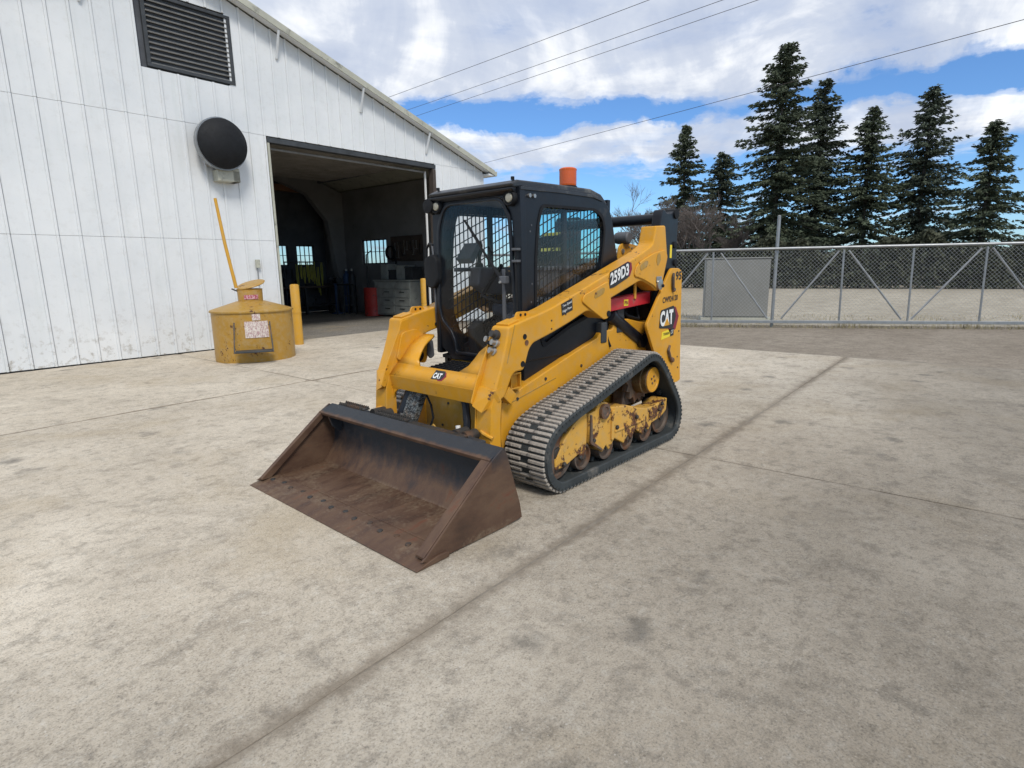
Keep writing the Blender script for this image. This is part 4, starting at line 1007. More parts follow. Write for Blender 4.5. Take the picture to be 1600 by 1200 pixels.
# bolted seam and small fittings on the chassis side
MB().bar((.80, .4632, .555), (.28, .4632, .655), .004, .006).build('seam', M['yel_int'], cs)
for (x, z) in ((.70, .575), (.40, .665), (.25, .57), (-.03, .70)): MB().lathe([(.011, .461), (.011, .468)], 12, (x, 0, z), 'Y').build('bolt', M['darksteel'], cs)
tb = MB().box(.70, .80, .462, .475, .655, .76).box(.70, .80, .475, .50, .655, .665).box(.70, .80, .475, .50, .75, .76).box(.70, .71, .475, .50, .665, .75).box(.79, .80, .475, .50, .665, .75).build('step_bracket', M['yel'], L, .003)
MB().bar((.815, .50, .66), (.87, .50, .60), .06, .09, (0, 0, 1)).build('lock_tab', M['yel'], L, .006)
# drain / glare shields at front of the belly
MB().box(.84, .852, -.30, .30, .24, .58).build('belly_plate', M['yel_int'], L, .004)
for (y, z) in ((-.05, .50), (.12, .46), (.20, .33), (-.12, .33)): MB().lathe([(.009, .851), (.009, .858)], 8, (0, y, z), 'X').build('bolt', M['darksteel'], L)
# black side screens behind the lift arms
for sg in (1, -1):
    y0, y1 = (.37, .405) if sg > 0 else (-.405, -.37)
    sc_ = MB().prism([(.56, .62), (-.26, .85), (-.30, 1.09), (.56, 1.09)] if sg > 0 else [(.56, .62), (-.26, .82), (-.30, 1.03), (.0, .96), (.35, .85), (.56, .78)], y0, y1).build('side_screen', M['black'], L, .004)
    yy = .406 if sg > 0 else -.406
    for k in range(11):
        x = .42-.055*k; z = 0.865+.0155*k
        MB().box(x-.012, x+.012, min(yy, yy+.003*sg), max(yy, yy+.003*sg), z-.035, z+.035).build('slot', M['blackm'], sc_)
# engine compartment
MB().prism([(-.62, .95), (-.62, 1.46), (-.85, 1.50), (-1.30, 1.42), (-1.33, .95)], -.36, .36).build('engine_cover', M['black'], L, .02)
MB().box(-.60, -.35, -.34, .34, .8, 1.44).build('bulkhead', M['blackm'], L, .01)
for k, (x, z) in enumerate(((-.52, 1.08), (-.60, 1.00), (-.70, 1.10), (-.45, 1.13))):
    MB().tube([(x, .36, z), (x-.05, .42, z-.08), (x-.22, .43, z-.12), (x-.30, .36, z-.02)], .014, 8).build('hydraulic_hose', M['blackm'], L, smooth=True)
MB().box(-.62, -.52, .30, .47, .90, 1.12).build('valve_block', M['dgrey'], L, .008)
MB().box(-.37, -.29, .34, .47, .84, 1.00).build('valve_block', M['dgrey'], L, .008)
MB().tube([(-.395, .44, 1.02), (-.40, .455, .86), (-.42, .47, .80)], .010, 6).build('hydraulic_hose', M['blackm'], L)
pt = MB().prism(rounded([(-.77, 1.44), (-.80, 1.60), (-.89, 1.625), (-1.17, 1.59), (-1.2, 1.40)], [.02, .04, .03, .02, .01]), .285, .305).build('hood_bracket', M['yel'], L, .004)
for (x, z, r_) in ((-.845, 1.55, .022), (-.945, 1.585, .008), (-.99, 1.58, .008)): MB().lathe([(r_, .304), (r_, .312), (r_*.6, .313)], 16, (x, 0, z), 'Y').build('bolt', M['steel'], pt)
MB().lathe([(.0, .22), (.045, .22), (.05, .24), (.05, .34), (.04, .35), (0, .35)], 24, (-.88, 0, 1.66), 'Y').build('rubber_bumper', M['podg'], L, smooth=True)

# --- lift arms
arm = [(.922, 1.075), (.80, 1.103), (.518, 1.160), (-.006, 1.322), (-.656, 1.525), (-.78, 1.572), (-.835, 1.60), (-.875, 1.742), (-1.033, 1.752), (-1.084, 1.508), (-.996, 1.272), (-.955, 1.225), (-.905, 1.222), (-.832, 1.262), (-.653, 1.316), (-.201, 1.190), (-.205, 1.094), (-.165, 1.055), (-.115, 1.050), (-.061, 1.075), (.078, 1.128), (.30, 1.055), (.50, 1.00), (.690, .955), (.728, .920), (.764, .834), (.785, .793), (.855, .795), (.893, .778), (.915, .735), (.966, .651), (1.004, .640), (1.052, .706), (.993, .837), (.935, 1.0)]
arm = rounded(arm, [.015, .05, .08, .05, .1, .04, .03, .01, .02, .02, .03, .03, .03, .03, .05, .02, .03, .03, .03, .03, .05, .05, .05, .05, .05, .05, .03, .03, .03, .03, .03, .01, .01, .03, .03], 3)
for sg in (1, -1):
    def yb(a, b): return (a, b) if sg > 0 else (-b, -a)
    la = MB().prism(arm, *yb(.455, .595)).build('lift_arm', M['yel'], L, .010)
    # raised gusset plates on the outer side
    o1, o2 = yb(.595, .607)
    MB().prism(rounded([(.14, 1.235), (-.165, 1.325), (-.202, 1.19), (-.205, 1.10), (-.165, 1.05), (-.11, 1.045), (-.05, 1.075), (.06, 1.13), (.17, 1.19)], [.03, .03, .01, .02, .02, .02, .02, .02, .03], 3), o1, o2).build('gusset', M['yel'], la, .006)
    MB().prism(rounded([(-.53, 1.35), (-.56, 1.43), (-.66, 1.475), (-.84, 1.53), (-1.03, 1.56), (-1.07, 1.50), (-.99, 1.285), (-.95, 1.24), (-.905, 1.236), (-.84, 1.27), (-.66, 1.325)], [.03, .04, .03, .06, .03, .02, .03, .02, .03, .03, .02], 3), o1, o2).build('gusset', M['yel'], la, .006)
    for pts in ([(.02, 1.20), (-.10, 1.235), (-.115, 1.27), (-.09, 1.28), (.02, 1.245)], [(-.62, 1.385), (-.72, 1.42), (-.74, 1.46), (-.70, 1.47), (-.61, 1.43)], [(-.90, 1.42), (-.945, 1.47), (-.93, 1.53), (-.885, 1.52), (-.87, 1.46)]):
        q1, q2 = yb(.607, .6095); MB().prism(rounded(pts, .02, 3), q1, q2).build('pad', M['yel_dull'], la)
    # folded top flange
    MB().bar((.90, sg*.523, 1.086), (.80, sg*.523, 1.109), .10, .012).build('top_plate', M['yel'], la, .003)
    # crease of the front section
    q1, q2 = yb(.5955, .598)
    MB().prism([(.868, 1.085), (.860, 1.087), (.935, .86), (.942, .86)], q1, q2).build('seam', M['yel_int'], la)
    for (x, z) in ((.50, 1.085), (.50, 1.03), (.345, 1.115)): MB().lathe([(.006, o1-.001), (.006, o1+.003)], 8, (x, 0, z), 'Y').build('bolt', M['darksteel'], la)
    for (x, z, r_, mm) in ((.772, 1.005, .017, 'blackm'), (.755, .965, .017, 'rust'), (.795, .835, .019, 'blackm')):
        MB().lathe([(r_*.6, o1-.001), (r_, o1-.001), (r_, o1+.004), (r_*.6, o1+.002)], 16, (x, 0, z), 'Y').build('bolt', M[mm], la)
    # tab with two holes on top
    tb = MB().prism(rounded([(.79, 1.10), (.765, 1.155), (.665, 1.155), (.625, 1.11)], [.01, .02, .02, .01]), *yb(.515, .530)).build('guide_tab', M['yel'], la, .003)
    for x in (.735, .690): MB().lathe([(.009, sg*.512), (.009, sg*.5335)], 12, (x, 0, 1.135), 'Y').build('hole', M['blackm'], tb)
    # pivot pins
    p1, p2 = yb(.60, .625)
    pn = MB().lathe([(.0, p1), (.045, p1), (.045, p2), (.025, p2+.004*sg), (0, p2+.004*sg)] if sg > 0 else [(0, p1-.004), (.025, p1-.004), (.045, p1), (.045, p2), (0, p2)], 24, (-.925, 0, 1.275), 'Y').build('pivot_pin', M['steel'], la, smooth=True)
    MB().box(-.96, -.875, *yb(.607, .618), 1.29, 1.34).build('pin_keeper', M['steel'], la, .006)
    MB().lathe([(.014, p1), (.014, p2+.012)] if sg > 0 else [(.014, p1-.012), (.014, p2)], 10, (-.955, 0, 1.262), 'Y').build('bolt', M['blackm'], la)
    MB().lathe([(0, p1), (.022, p1), (.022, p2-.01), (0, p2-.01)] if sg > 0 else [(0, p1+.01), (.022, p1+.01), (.022, p2), (0, p2)], 18, (-.165, 0, 1.085), 'Y').build('pivot_pin', M['blackm'], la, smooth=True)
    # inner post that carries the bucket coupler
    fp = [(1.065, .70), (.985, .66), (1.005, .60), (.99, .48), (1.0, .33), (1.11, .30), (1.125, .40), (1.10, .60)]
    fo_ = MB().prism(rounded([(.925, 1.06), (.845, 1.08), (.90, .80), (.985, .62), (1.0, .50), (1.0, .30), (1.085, .29), (1.098, .40), (1.082, .60), (1.045, .70), (.98, .85)], [.02]*11, 3), *yb(.4515, .462)).build('arm_post', M['yel'], L, .004)
    MB().prism(rounded([(1.0, .74), (.985, .62), (1.0, .50), (1.0, .30), (1.082, .29), (1.094, .40), (1.076, .60), (1.04, .70)], [.01]*8, 3), *yb(.4625, .586)).build('arm_foot', M['yel'], L, .008)
    MB().prism(rounded([(.875, 1.055), (.925, 1.035), (.995, .90), (1.075, .745), (1.125, .62), (1.09, .60), (1.03, .72), (.95, .86)], .015, 3), *yb(.4525, .4615)).build('inner_flange', M['yel'], la, .003)
    # slanted lower cap of the elbow
    bm = bmesh.new()
    for p in ((1.118, .463, .606), (1.056, .597, .706), (1.004, .597, .637), (1.112, .535, .572), (1.02, .463, .60), (1.055, .463, .72), (.985, .597, .72), (1.02, .535, .60)):
        bm.verts.new((p[0], sg*p[1], p[2]))
    bmesh.ops.convex_hull(bm, input=bm.verts); me = bpy.data.meshes.new('elbow_cap'); bm.to_mesh(me); bm.free(); me.materials.append(M['yel'])
    eo = bpy.data.objects.new('elbow_cap', me); COL.objects.link(eo); eo.parent = la
    # retaining eye bar near the foot
    MB().tube([(1.085, sg*.505, .445), (1.10, sg*.535, .44), (1.085, sg*.60, .415)], .012, 8).build('retaining_bar', M['yel'], fo_, smooth=True)
    # boom cylinder
    cy = MB().lathe([(0, 0), (.045, 0), (.052, .012), (.052, .36), (.058, .365), (.058, .40), (.03, .405), (.03, .47), (0, .47)], 24)
    o = cy.build('boom_cylinder', M['black'], L, smooth=True)
    a_ = Vector((-.90, sg*.45, .805)); b_ = Vector((-.30, sg*.45, 1.115)); o.location = a_; o.rotation_euler = (b_-a_).to_track_quat('Z', 'Y').to_euler(); o.scale = (1, 1, (b_-a_).length/.50)
    MB().lathe([(0, -.05), (.06, -.05), (.06, .05), (0, .05)], 20, (-.90, sg*.45, .80), 'Y').build('cylinder_eye', M['black'], L, smooth=True)
    # red lift arm lock bar stowed under the arm
    rb = MB().prism([(-.34, 1.172), (-.975, 1.207), (-.98, 1.115), (-.34, 1.082)], *yb(.472, .505)).build('arm_lock', M['redbar'], L, .006)
    MB().prism([(-.34, 1.172), (-.975, 1.207), (-.975, 1.213), (-.34, 1.178)], *yb(.44, .51)).build('flange', M['redbar'], rb, .003)
    MB().box(-.73, -.70, *yb(.50, .515), 1.16, 1.30).build('lock_strap', M['yel'], rb, .004)
    if sg > 0:
        MB().box(-.615, -.55, .5055, .507, 1.115, 1.165).build('sticker', M['yelp'], rb)
        text('PIN', 'lettering', M['redp'], rb, (-.557, .5075, 1.125), (-1, 0, 0), (0, 0, 1), .03, .05, .01)
    # rear tower lever and bracket
    lv_ = MB().prism(rounded([(-1.035, 1.85), (-1.0, 1.68), (-1.06, 1.50), (-1.10, 1.30), (-1.0, 1.0), (-.92, .82), (-.99, .70), (-1.20, .75), (-1.30, 1.3), (-1.33, 1.50), (-1.34, 1.84), (-1.31, 1.885), (-1.26, 1.89), (-1.22, 1.86), (-1.12, 1.86), (-1.09, 1.885), (-1.055, 1.885)], .02, 3), *yb(.47, .555)).build('rear_link', M['black'], L, .008)
    for (x, z, r_) in ((-1.285, 1.86, .042), (-1.28, 1.60, .03), (-1.30, 1.45, .03)):
        MB().lathe([(r_, sg*.466), (r_, sg*.568), (r_*.7, sg*.570)], 20, (x, 0, z), 'Y').build('pin', M['blackm'], lv_, smooth=True)
    if sg > 0: MB().box(-1.235, -1.20, .5555, .5575, 1.49, 1.60).build('sticker', M['yelp'], lv_)
    # rear corner post
    po = [(-1.11, 1.345), (-1.165, 1.405), (-1.30, 1.40), (-1.36, 1.375), (-1.375, .95), (-1.40, .50), (-1.41, .40), (-1.36, .385), (-1.10, .385), (-.99, .50), (-.925, .66), (-.80, .88), (-.79, .93), (-.755, .955)]
    po = [(-1.105, 1.35), (-1.16, 1.405), (-1.30, 1.402), (-1.36, 1.375), (-1.375, .95), (-1.40, .50), (-1.41, .40), (-1.36, .385), (-1.03, .385), (-.99, .60), (-.91, .70), (-.80, .87), (-.765, .92), (-.76, .955)]
    rp = MB().prism(rounded(po, [.03, .03, .03, .02, .01, .01, .01, .01, .01, .05, .05, .05, .03, .03], 3), *yb(.575, .600)).build('rear_post', M['yel'], L, .005)
    MB().box(-1.405, -1.385, *yb(.30, .575), .42, 1.32).build('rear_post_return', M['yel'], L, .006)
    for (x, z) in ((-1.34, .85), (-1.345, .52), (-1.33, .62)): MB().lathe([(.008, o1+.004), (.008, o1+.008)], 8, (x, 0, z), 'Y').build('bolt', M['darksteel'], rp)
    # hook on the rear post
    hk = MB().tube([(-1.19, sg*.603, 1.355), (-1.165, sg*.615, 1.33), (-1.165, sg*.617, 1.26), (-1.18, sg*.612, 1.225)], .013, 8).build('latch_hook', M['brown'], rp, smooth=True)
    MB().lathe([(.018, sg*.598), (.022, sg*.61), (.015, sg*.625)], 14, (-1.19, 0, 1.222), 'Y').build('bolt', M['rust'], rp)
    hk = MB().tube([(-1.17, sg*.603, .735), (-1.13, sg*.615, .70), (-1.16, sg*.617, .64), (-1.20, sg*.612, .60)], .012, 8).build('latch_hook', M['rust'], rp, smooth=True)
    MB().lathe([(.02, sg*.598), (.026, sg*.61), (.018, sg*.625)], 14, (-1.215, 0, .605), 'Y').build('bolt', M['rust'], rp)
    if sg > 0: post_near = rp; arm_near = la
# front cross plate between the arms with its U shaped cut-out
PR = [(1.05, .69), (1.012, .731), (.976, .768), (.940, .808), (.90, .852), (.862, .893), (.815, .922), (.76, .942), (.72, .955)]
def cp(y, z, off=0):   # point on the sloping plate
    return (1.05-.93*(z-.69)-off*.73, y, z-off*.68)
YI = {2: .20, 3: .255, 4: .272, 5: .280, 6: .290, 7: .305, 8: .33}
V_ = []; F_ = []; ys2 = [-.4545, -.30, -.20, 0, .20, .30, .4545]
for (x, z) in PR[:3]:
    for y in ys2: V_.append((x, y, z))
for i in range(2):
    for k in range(6): F_.append((i*7+k, i*7+k+1, (i+1)*7+k+1, (i+1)*7+k))
for sgn in (1, -1):
    base = len(V_)
    for i in range(2, 9):
        x, z = PR[i]; yo_ = .4545
        for y in (YI[i], (YI[i]+yo_)/2, yo_): V_.append((x, sgn*y, z))
    for i in range(6):
        for k in range(2): F_.append((base+i*3+k, base+i*3+k+1, base+(i+1)*3+k+1, base+(i+1)*3+k))
xm = MB().add(V_, F_).build('cross_plate', M['yel'], L, smooth=True)
md = xm.modifiers.new('solid', 'SOLIDIFY'); md.thickness = .016; md.offset = -1
fm = MB().add([(1.0515, -.4545, .689), (1.0515, .4545, .689), (1.03, .4545, .588), (1.03, -.4545, .588), (1.012, -.4545, .60), (1.012, .4545, .60), (1.03, .4545, .689), (1.03, -.4545, .689)],
              [(0, 1, 2, 3), (3, 2, 5, 4), (4, 5, 6, 7), (0, 7, 6, 1), (0, 3, 4, 7), (1, 6, 5, 2)]).build('cross_beam', M['yel'], L, .004)
# corner fillets of the opening under the beam
MB().prism([(-.455, .592), (-.455, .50), (-.435, .55), (-.40, .58), (-.35, .592)], 1.013, 1.028, 'YZ').build('corner_gusset', M['yel'], L, .003)
# far side fixed plate with hole and lever
MB().prism(rounded([(.99, .79), (.72, .73), (.66, .90), (.80, 1.0), (.93, .98)], .03, 3), -.452, -.435).build('inner_plate', M['yel'], L, .004)
MB().lathe([(.02, -.43), (.045, -.43), (.045, -.415), (.02, -.41)], 20, (.80, 0, .80), 'Y').build('pin', M['blackm'], L, smooth=True)
MB().prism(rounded([(.66, .90), (.70, .91), (.72, .80), (.69, .76), (.65, .78)], .015, 3), -.43, -.415).build('lock_lever', M['podg'], L, .003)
# auxiliary hydraulic couplers on the near arm
for i, (x, y, z, rr, mm) in enumerate(((.925, .515, 1.012, .031, 'darksteel'), (.935, .525, .962, .026, 'steel'), (.945, .515, .912, .027, 'steel'), (.93, .49, .955, .018, 'blackm'), (.86, .40, .965, .027, 'steel'), (.85, .43, 1.005, .020, 'blackm'))):
    q = MB().lathe([(0, 0), (rr*.8, 0), (rr*.8, .02), (rr, .022), (rr, .055), (rr*.7, .06), (rr*.7, .085), (0, .085)], 18).build('hydraulic_coupler', M[mm], L, smooth=True)
    q.location = (x-.03, y, z); q.rotation_euler = (0, rad(72), rad(-12))
MB().prism(rounded([(.91, 1.03), (.86, 1.05), (.92, .80), (1.02, .72), (1.04, .74)], .02, 3), .430, .440).build('coupler_plate', M['yel'], L, .004)
# tilt cylinder with its guard behind the beam, and hoses
gm = labelmat('guard_sticker', (.014, .018, .022), (.20, .22, .22), 50, 95)
gd1 = MB().bar((.93, -.26, .62), (1.03, -.30, .36), .15, .06, (1, 0, 0)).build('cylinder_guard', gm, L, .008)
MB().tube([(.94, -.335, .62), (1.05, -.365, .37)], .032, 14).build('tilt_cylinder', M['black'], L, smooth=True)
MB().tube([(.94, .20, .62), (.94, .22, .53), (.98, .27, .44), (1.0, .28, .34)], [.026, .026, .026, .026], 12).build('hydraulic_hose', M['black'], L, smooth=True)
MB().tube([(.95, -.17, .56), (.97, -.10, .50), (.98, -.07, .42), (1.0, -.09, .34)], .008, 6).build('hydraulic_hose', M['blackm'], L, smooth=True)
MB().tube([(1.045, .25, .43), (1.05, .26, .385)], .017, 10).build('coupler_handle', M['white'], L, smooth=True)
MB().tube([(1.07, -.30, .43), (1.075, -.30, .41)], .016, 10).build('cylinder_rod', M['steel'], L, smooth=True)
# quick coupler carriage
cq = MB().box(1.10, 1.19, -.50, .50, .20, .33).box(1.12, 1.18, -.50, -.36, .33, .43).box(1.12, 1.18, .36, .50, .33, .43).build('coupler', M['darksteel'], L, .012)
for y in (-.47, -.39, .39, .47):
    MB().lathe([(.022, 1.10), (.036, 1.10), (.036, 1.20), (.022, 1.20)], 16, (0, y, .425), 'X').build('lug_eye', M['darksteel'], cq, smooth=True)

# --- bucket
bk = empty('bucket', (0, 0, 0), 0, L)
WB = .88; BM = M['bucket']
# rolled shell: floor, heel curve and back sheet
prof = [(1.80, .020), (1.45, .032), (1.385, .036), (1.342, .082), (1.305, .135), (1.280, .20), (1.272, .30), (1.285, .385)]
prof2 = [(1.283, .398), (1.255, .30), (1.258, .19), (1.283, .112), (1.322, .06), (1.38, .024), (1.45, .010), (1.80, .004)]
sh = MB().prism(prof+prof2, -WB+.012, WB-.012).build('shell', BM, bk, .002, smooth=True)
sh['label'] = 'rust-worn bucket shell'
MB().prism([(1.268, .448), (1.278, .462), (1.395, .418), (1.388, .395), (1.30, .405), (1.275, .40)], -WB+.012, WB-.012).build('top_lip', BM, bk, .004)
MB().prism([(1.930, .0), (1.935, .006), (1.80, .034), (1.735, .034), (1.72, .026), (1.72, .001)], -WB-.012, WB+.012).build('cutting_edge', BM, bk, .003)
MB().bar((1.713, -WB+.02, .026), (1.713, WB-.02, .026), .022, .010).build('weld_seam', BM, bk, .003)
for k in range(14):
    y = -.80+k*.123; x = 1.79 if k % 2 else 1.81
    MB().lathe([(.0, .030), (.018, .030), (.016, .037), (0, .038)], 10, (x, y, 0)).build('bolt', M['darksteel'], bk, smooth=True)
for sg in (1, -1):
    y0, y1 = (WB-.012, WB) if sg > 0 else (-WB, -WB+.012)
    side = [(1.145, .012), (1.16, .10), (1.27, .44), (1.30, .462), (1.385, .412), (1.86, .045), (1.89, .030), (1.80, .006), (1.30, .004)]
    MB().prism(side, y0, y1).build('side_plate', M['bucketside'], bk, .002)
    # front bar of the side, welded inside and facing forward
    if sg > 0: a, b = WB-.075, WB-.0125
    else: a, b = -WB+.0125, -WB+.04
    MB().prism([(1.300, .449), (1.385, .417), (1.868, .044), (1.868, .030), (1.80, .035), (1.36, .385)], a, b).build('side_cutter', M['bucketside'], bk, .003)
    MB().prism([(1.275, .30), (1.285, .40), (1.385, .39), (1.36, .32), (1.305, .27)], (WB-.10 if sg > 0 else -WB+.12), (WB-.085 if sg > 0 else -WB+.135)).build('corner_gusset', BM, bk, .003)
# serrated steps on the top edge
for (y0, y1) in ((-.80, -.50), (-.36, -.02)):
    mb = MB().box(1.20, 1.268, y0, y1, .452, .460); k = int((y1-y0)/.022)
    for i in range(k):
        y = y0+(i+.5)*(y1-y0)/k
        mb.prism([(y-.009, .460), (y+.009, .460), (y, .477)], 1.202, 1.212, 'YZ'); mb.prism([(y-.009, .460), (y+.009, .460), (y, .477)], 1.254, 1.264, 'YZ')
    mb.build('serrated_step', M['darksteel'], bk)
MB().box(1.16, 1.262, -.62, .62, .10, .43).build('coupler_frame', BM, bk, .01)
MB().box(1.19, 1.25, -.02, .50, .43, .447).build('mounting_plate', M['darksteel'], bk, .004)
for (x0, z0, yy) in ((1.385, .415, -.74),): MB().lathe([(0, .44), (.008, .44), (.006, .447)], 10, (1.30, yy, .005)).build('bolt', M['steel'], bk)
c_ = MB().tube([(1.10, .02, .37), (1.09, .06, .41), (1.10, .11, .385)], .009, 6).build('hydraulic_hose', M['yel_dull'], L, smooth=True)

# --- cab
cab = L
so_ = [(.575, 1.945), (.20, 1.955), (-.22, 1.958), (-.36, 1.925), (-.46, 1.85), (-.505, 1.74), (-.545, 1.59), (-.59, 1.45), (-.62, 1.32), (-.62, .80), (.62, .80), (.60, 1.2)]
si_ = rounded([(.385, 1.835), (-.25, 1.845), (-.355, 1.80), (-.386, 1.70), (-.34, 1.40), (-.34, 1.10), (.05, 1.0), (.37, .885), (.46, 1.10), (.45, 1.50), (.43, 1.70)], [.05, .05, .05, .04, .02, .05, .02, .03, .03, .02, .05], 4)
GRID = []
for sg in (1, -1):
    y0, y1 = (.385, .422) if sg > 0 else (-.422, -.385)
    sp_o = rounded(so_, [.02, 0, .06, .05, .05, .05, .02, .02, .05, .02, .02, .0], 4)
    sd_ = ring(sp_o, si_, (.03, 1.50), y0, y1, 'XZ').build('cab_side', M['black'], L, .006)
    # rubber moulding round the window
    inn = [(.03+(p[0]-.03)*.965, 1.50+(p[1]-1.50)*.965) for p in si_]; out = [(.03+(p[0]-.03)*1.02, 1.50+(p[1]-1.50)*1.02) for p in si_]
    q0, q1 = (.4215, .427) if sg > 0 else (-.427, -.4215)
    ring(out, inn, (.03, 1.50), q0, q1, 'XZ').build('window_seal', M['blackm'], sd_)
    ym = .398 if sg > 0 else -.398
    MB().prism([(.03+(p[0]-.03)*1.01, 1.50+(p[1]-1.50)*1.01) for p in si_], ym, ym+.004*sg).build('side_window', M['glass'], L)
    # steel mesh guard on the inside
    mb = MB(); ys = .372*sg; x = -.40
    while x < .52:
        mb.bar((x, ys, .89), (x, ys, 1.885), .0065, .0065); x += .044
    c_z = .70
    while c_z < 2.15:
        # the cross wires climb towards the rear
        xa, xb = -.44, .53
        xa = max(xa, (c_z-1.885)/.42); xb = min(xb, (c_z-.89)/.42)
        if xb-xa > .03: mb.bar((xa, ys+.0066, c_z-.42*xa), (xb, ys+.0066, c_z-.42*xb), .0065, .0065, (0, 1, 0))
        c_z += .072
    mb.build('window_guard', M['blackm'], L, fix=False)
    MB().box(-.38, .47, sg*.35 if sg > 0 else -.365, .365 if sg > 0 else sg*.35, 1.405, 1.435).build('grab_rail', M['podg'], L, .004)
    MB().box(.045, .085, sg*.35 if sg > 0 else -.383, .383 if sg > 0 else sg*.35, 1.08, 1.9).build('cab_pillar', M['blackm'], L, .004)
    # two bolts on the upper front corner
    for x in (.515, .467):
        q = (.4215, .436) if sg > 0 else (-.436, -.4215)
        MB().lathe([(.0135, q[0]), (.0135, q[1])], 8, (x, 0, 1.885), 'Y').build('bolt', M['steel'], sd_)
    for (x, z) in ((.49, 1.70), (.505, 1.66), (.49, 1.32), (.50, 1.20)):
        q = (.4215, .4245) if sg > 0 else (-.4245, -.4215)
        MB().lathe([(.006, q[0]), (.006, q[1])], 8, (x, 0, z), 'Y').build('bolt', M['podg'], sd_)
# crease along the side under the roof
rp_o = [(.665, 1.950), (.60, 1.978), (.20, 1.986), (-.22, 1.990), (-.355, 1.962), (-.445, 1.898), (-.43, 1.882), (-.34, 1.922), (-.22, 1.946), (.20, 1.944), (.57, 1.934), (.64, 1.925)]
rf = MB().prism(rp_o, -.405, .405).build('roof', M['roof'], L, .014, smooth=False)
for q in ((.4225, .430), (-.430, -.4225)): MB().prism([(.60, 1.935), (.20, 1.945), (-.22, 1.947), (-.34, 1.924), (-.34, 1.905), (-.22, 1.925), (.20, 1.925), (.60, 1.915)], *q).build('roof_trim', M['roof'], L, .002)
MB().lathe([(.0, 1.98), (.012, 1.98), (.012, 2.0), (0, 2.0)], 8, (.60, .36, 0)).build('bolt', M['blackm'], rf)
MB().lathe([(.0, 1.98), (.012, 1.98), (.012, 2.0), (0, 2.0)], 8, (.60, -.36, 0)).build('bolt', M['blackm'], rf)
# front frame with the door opening
FO = [(-.425, 1.935), (.425, 1.935), (.432, 1.60), (.435, 1.2), (.43, .95), (.40, .86), (.30, .80), (.26, .765), (-.26, .765), (-.30, .80), (-.40, .86), (-.43, .95), (-.435, 1.2), (-.432, 1.60)]
FI = rounded([(-.30, 1.885), (.28, 1.885), (.352, 1.76), (.372, 1.45), (.395, 1.12), (.37, 1.04), (.27, .96), (.225, .88), (.215, .80), (-.215, .80), (-.225, .88), (-.27, .96), (-.37, 1.04), (-.395, 1.12), (-.385, 1.45), (-.37, 1.72)], [.17, .17, .05, .05, .04, .03, .03, .03, .02, .02, .03, .03, .03, .04, .05, .05], 5)
fr = ring(FO, FI, (0, 1.42), .555, .605, 'YZ', 120).build('front_frame', M['black'], L, .010)
DI = [(p[0]*.93, 1.42+(p[1]-1.42)*.955) for p in FI]; DO = [(p[0]*.995, 1.42+(p[1]-1.42)*.995) for p in FI]
dr = ring(DO, DI, (0, 1.42), .600, .622, 'YZ', 120).build('front_door', M['black'], L, .006)
MB().prism([(p[0]*.94, 1.42+(p[1]-1.42)*.965) for p in FI], .606, .612, 'YZ').build('windscreen', M['glass'], dr)
# inner vertical frame of the door, right hand side (hinge strip) and handles
MB().box(.602, .618, .265, .292, 1.02, 1.42).build('door_stile', M['podg'], dr, .004)
hb = MB().tube([(.628, .408, 1.10), (.628, .400, 1.56)], .008, 8).build('hinge_rod', M['blackm'], L, smooth=True)
for z in (1.545, 1.47, 1.115): MB().box(.600, .640, .375, .425, z-.008, z+.008).build('hinge_tab', M['podg'], hb, .003)
# cab front visor and upper corner bulges
MB().prism([(.605, 1.93), (.655, 1.93), (.655, 1.915), (.625, 1.895), (.605, 1.89)], -.40, .40).build('visor', M['black'], L, .008)
for sg in (1, -1):
    wl = MB().lathe([(0, .600), (.050, .600), (.052, .625), (.046, .640), (.040, .632), (0, .630)], 24, (0, sg*.355, 1.868), 'X').build('work_light', M['blackm'], L, smooth=True)
    MB().lathe([(0, .633), (.029, .633), (.025, .640), (0, .643)], 24, (0, sg*.355, 1.868), 'X').build('lamp_lens', M['lens'], wl, smooth=True)
# outboard housing at the far front corner
MB().lathe([(0, .56), (.05, .56), (.06, .60), (.05, .655), (0, .66)], 20, (0, -.425, 1.875), 'X').build('work_light', M['blackm'], L, smooth=True)
MB().prism(rounded([(-.455, 1.35), (-.43, 1.80), (-.40, 1.80), (-.40, 1.30)], .02, 3), .50, .60, 'YZ').build('cab_corner', M['black'], L, .01)
# wiper
wp = MB().tube([(.640, .285, 1.352), (.646, .20, 1.455), (.640, -.055, 1.748)], [.016, .010, .004], 8).build('wiper', M['blackm'], L, smooth=True)
MB().bar((.634, .10, 1.575), (.634, -.06, 1.755), .010, .012, (1, 0, 0)).build('blade', M['blackm'], wp)
MB().box(.612, .655, .27, .33, 1.325, 1.375).build('wiper_motor', M['podg'], wp, .006)
MB().lathe([(0, .655), (.011, .655), (.008, .662)], 10, (0, .285, 1.335), 'X').build('bolt', M['steel'], wp)
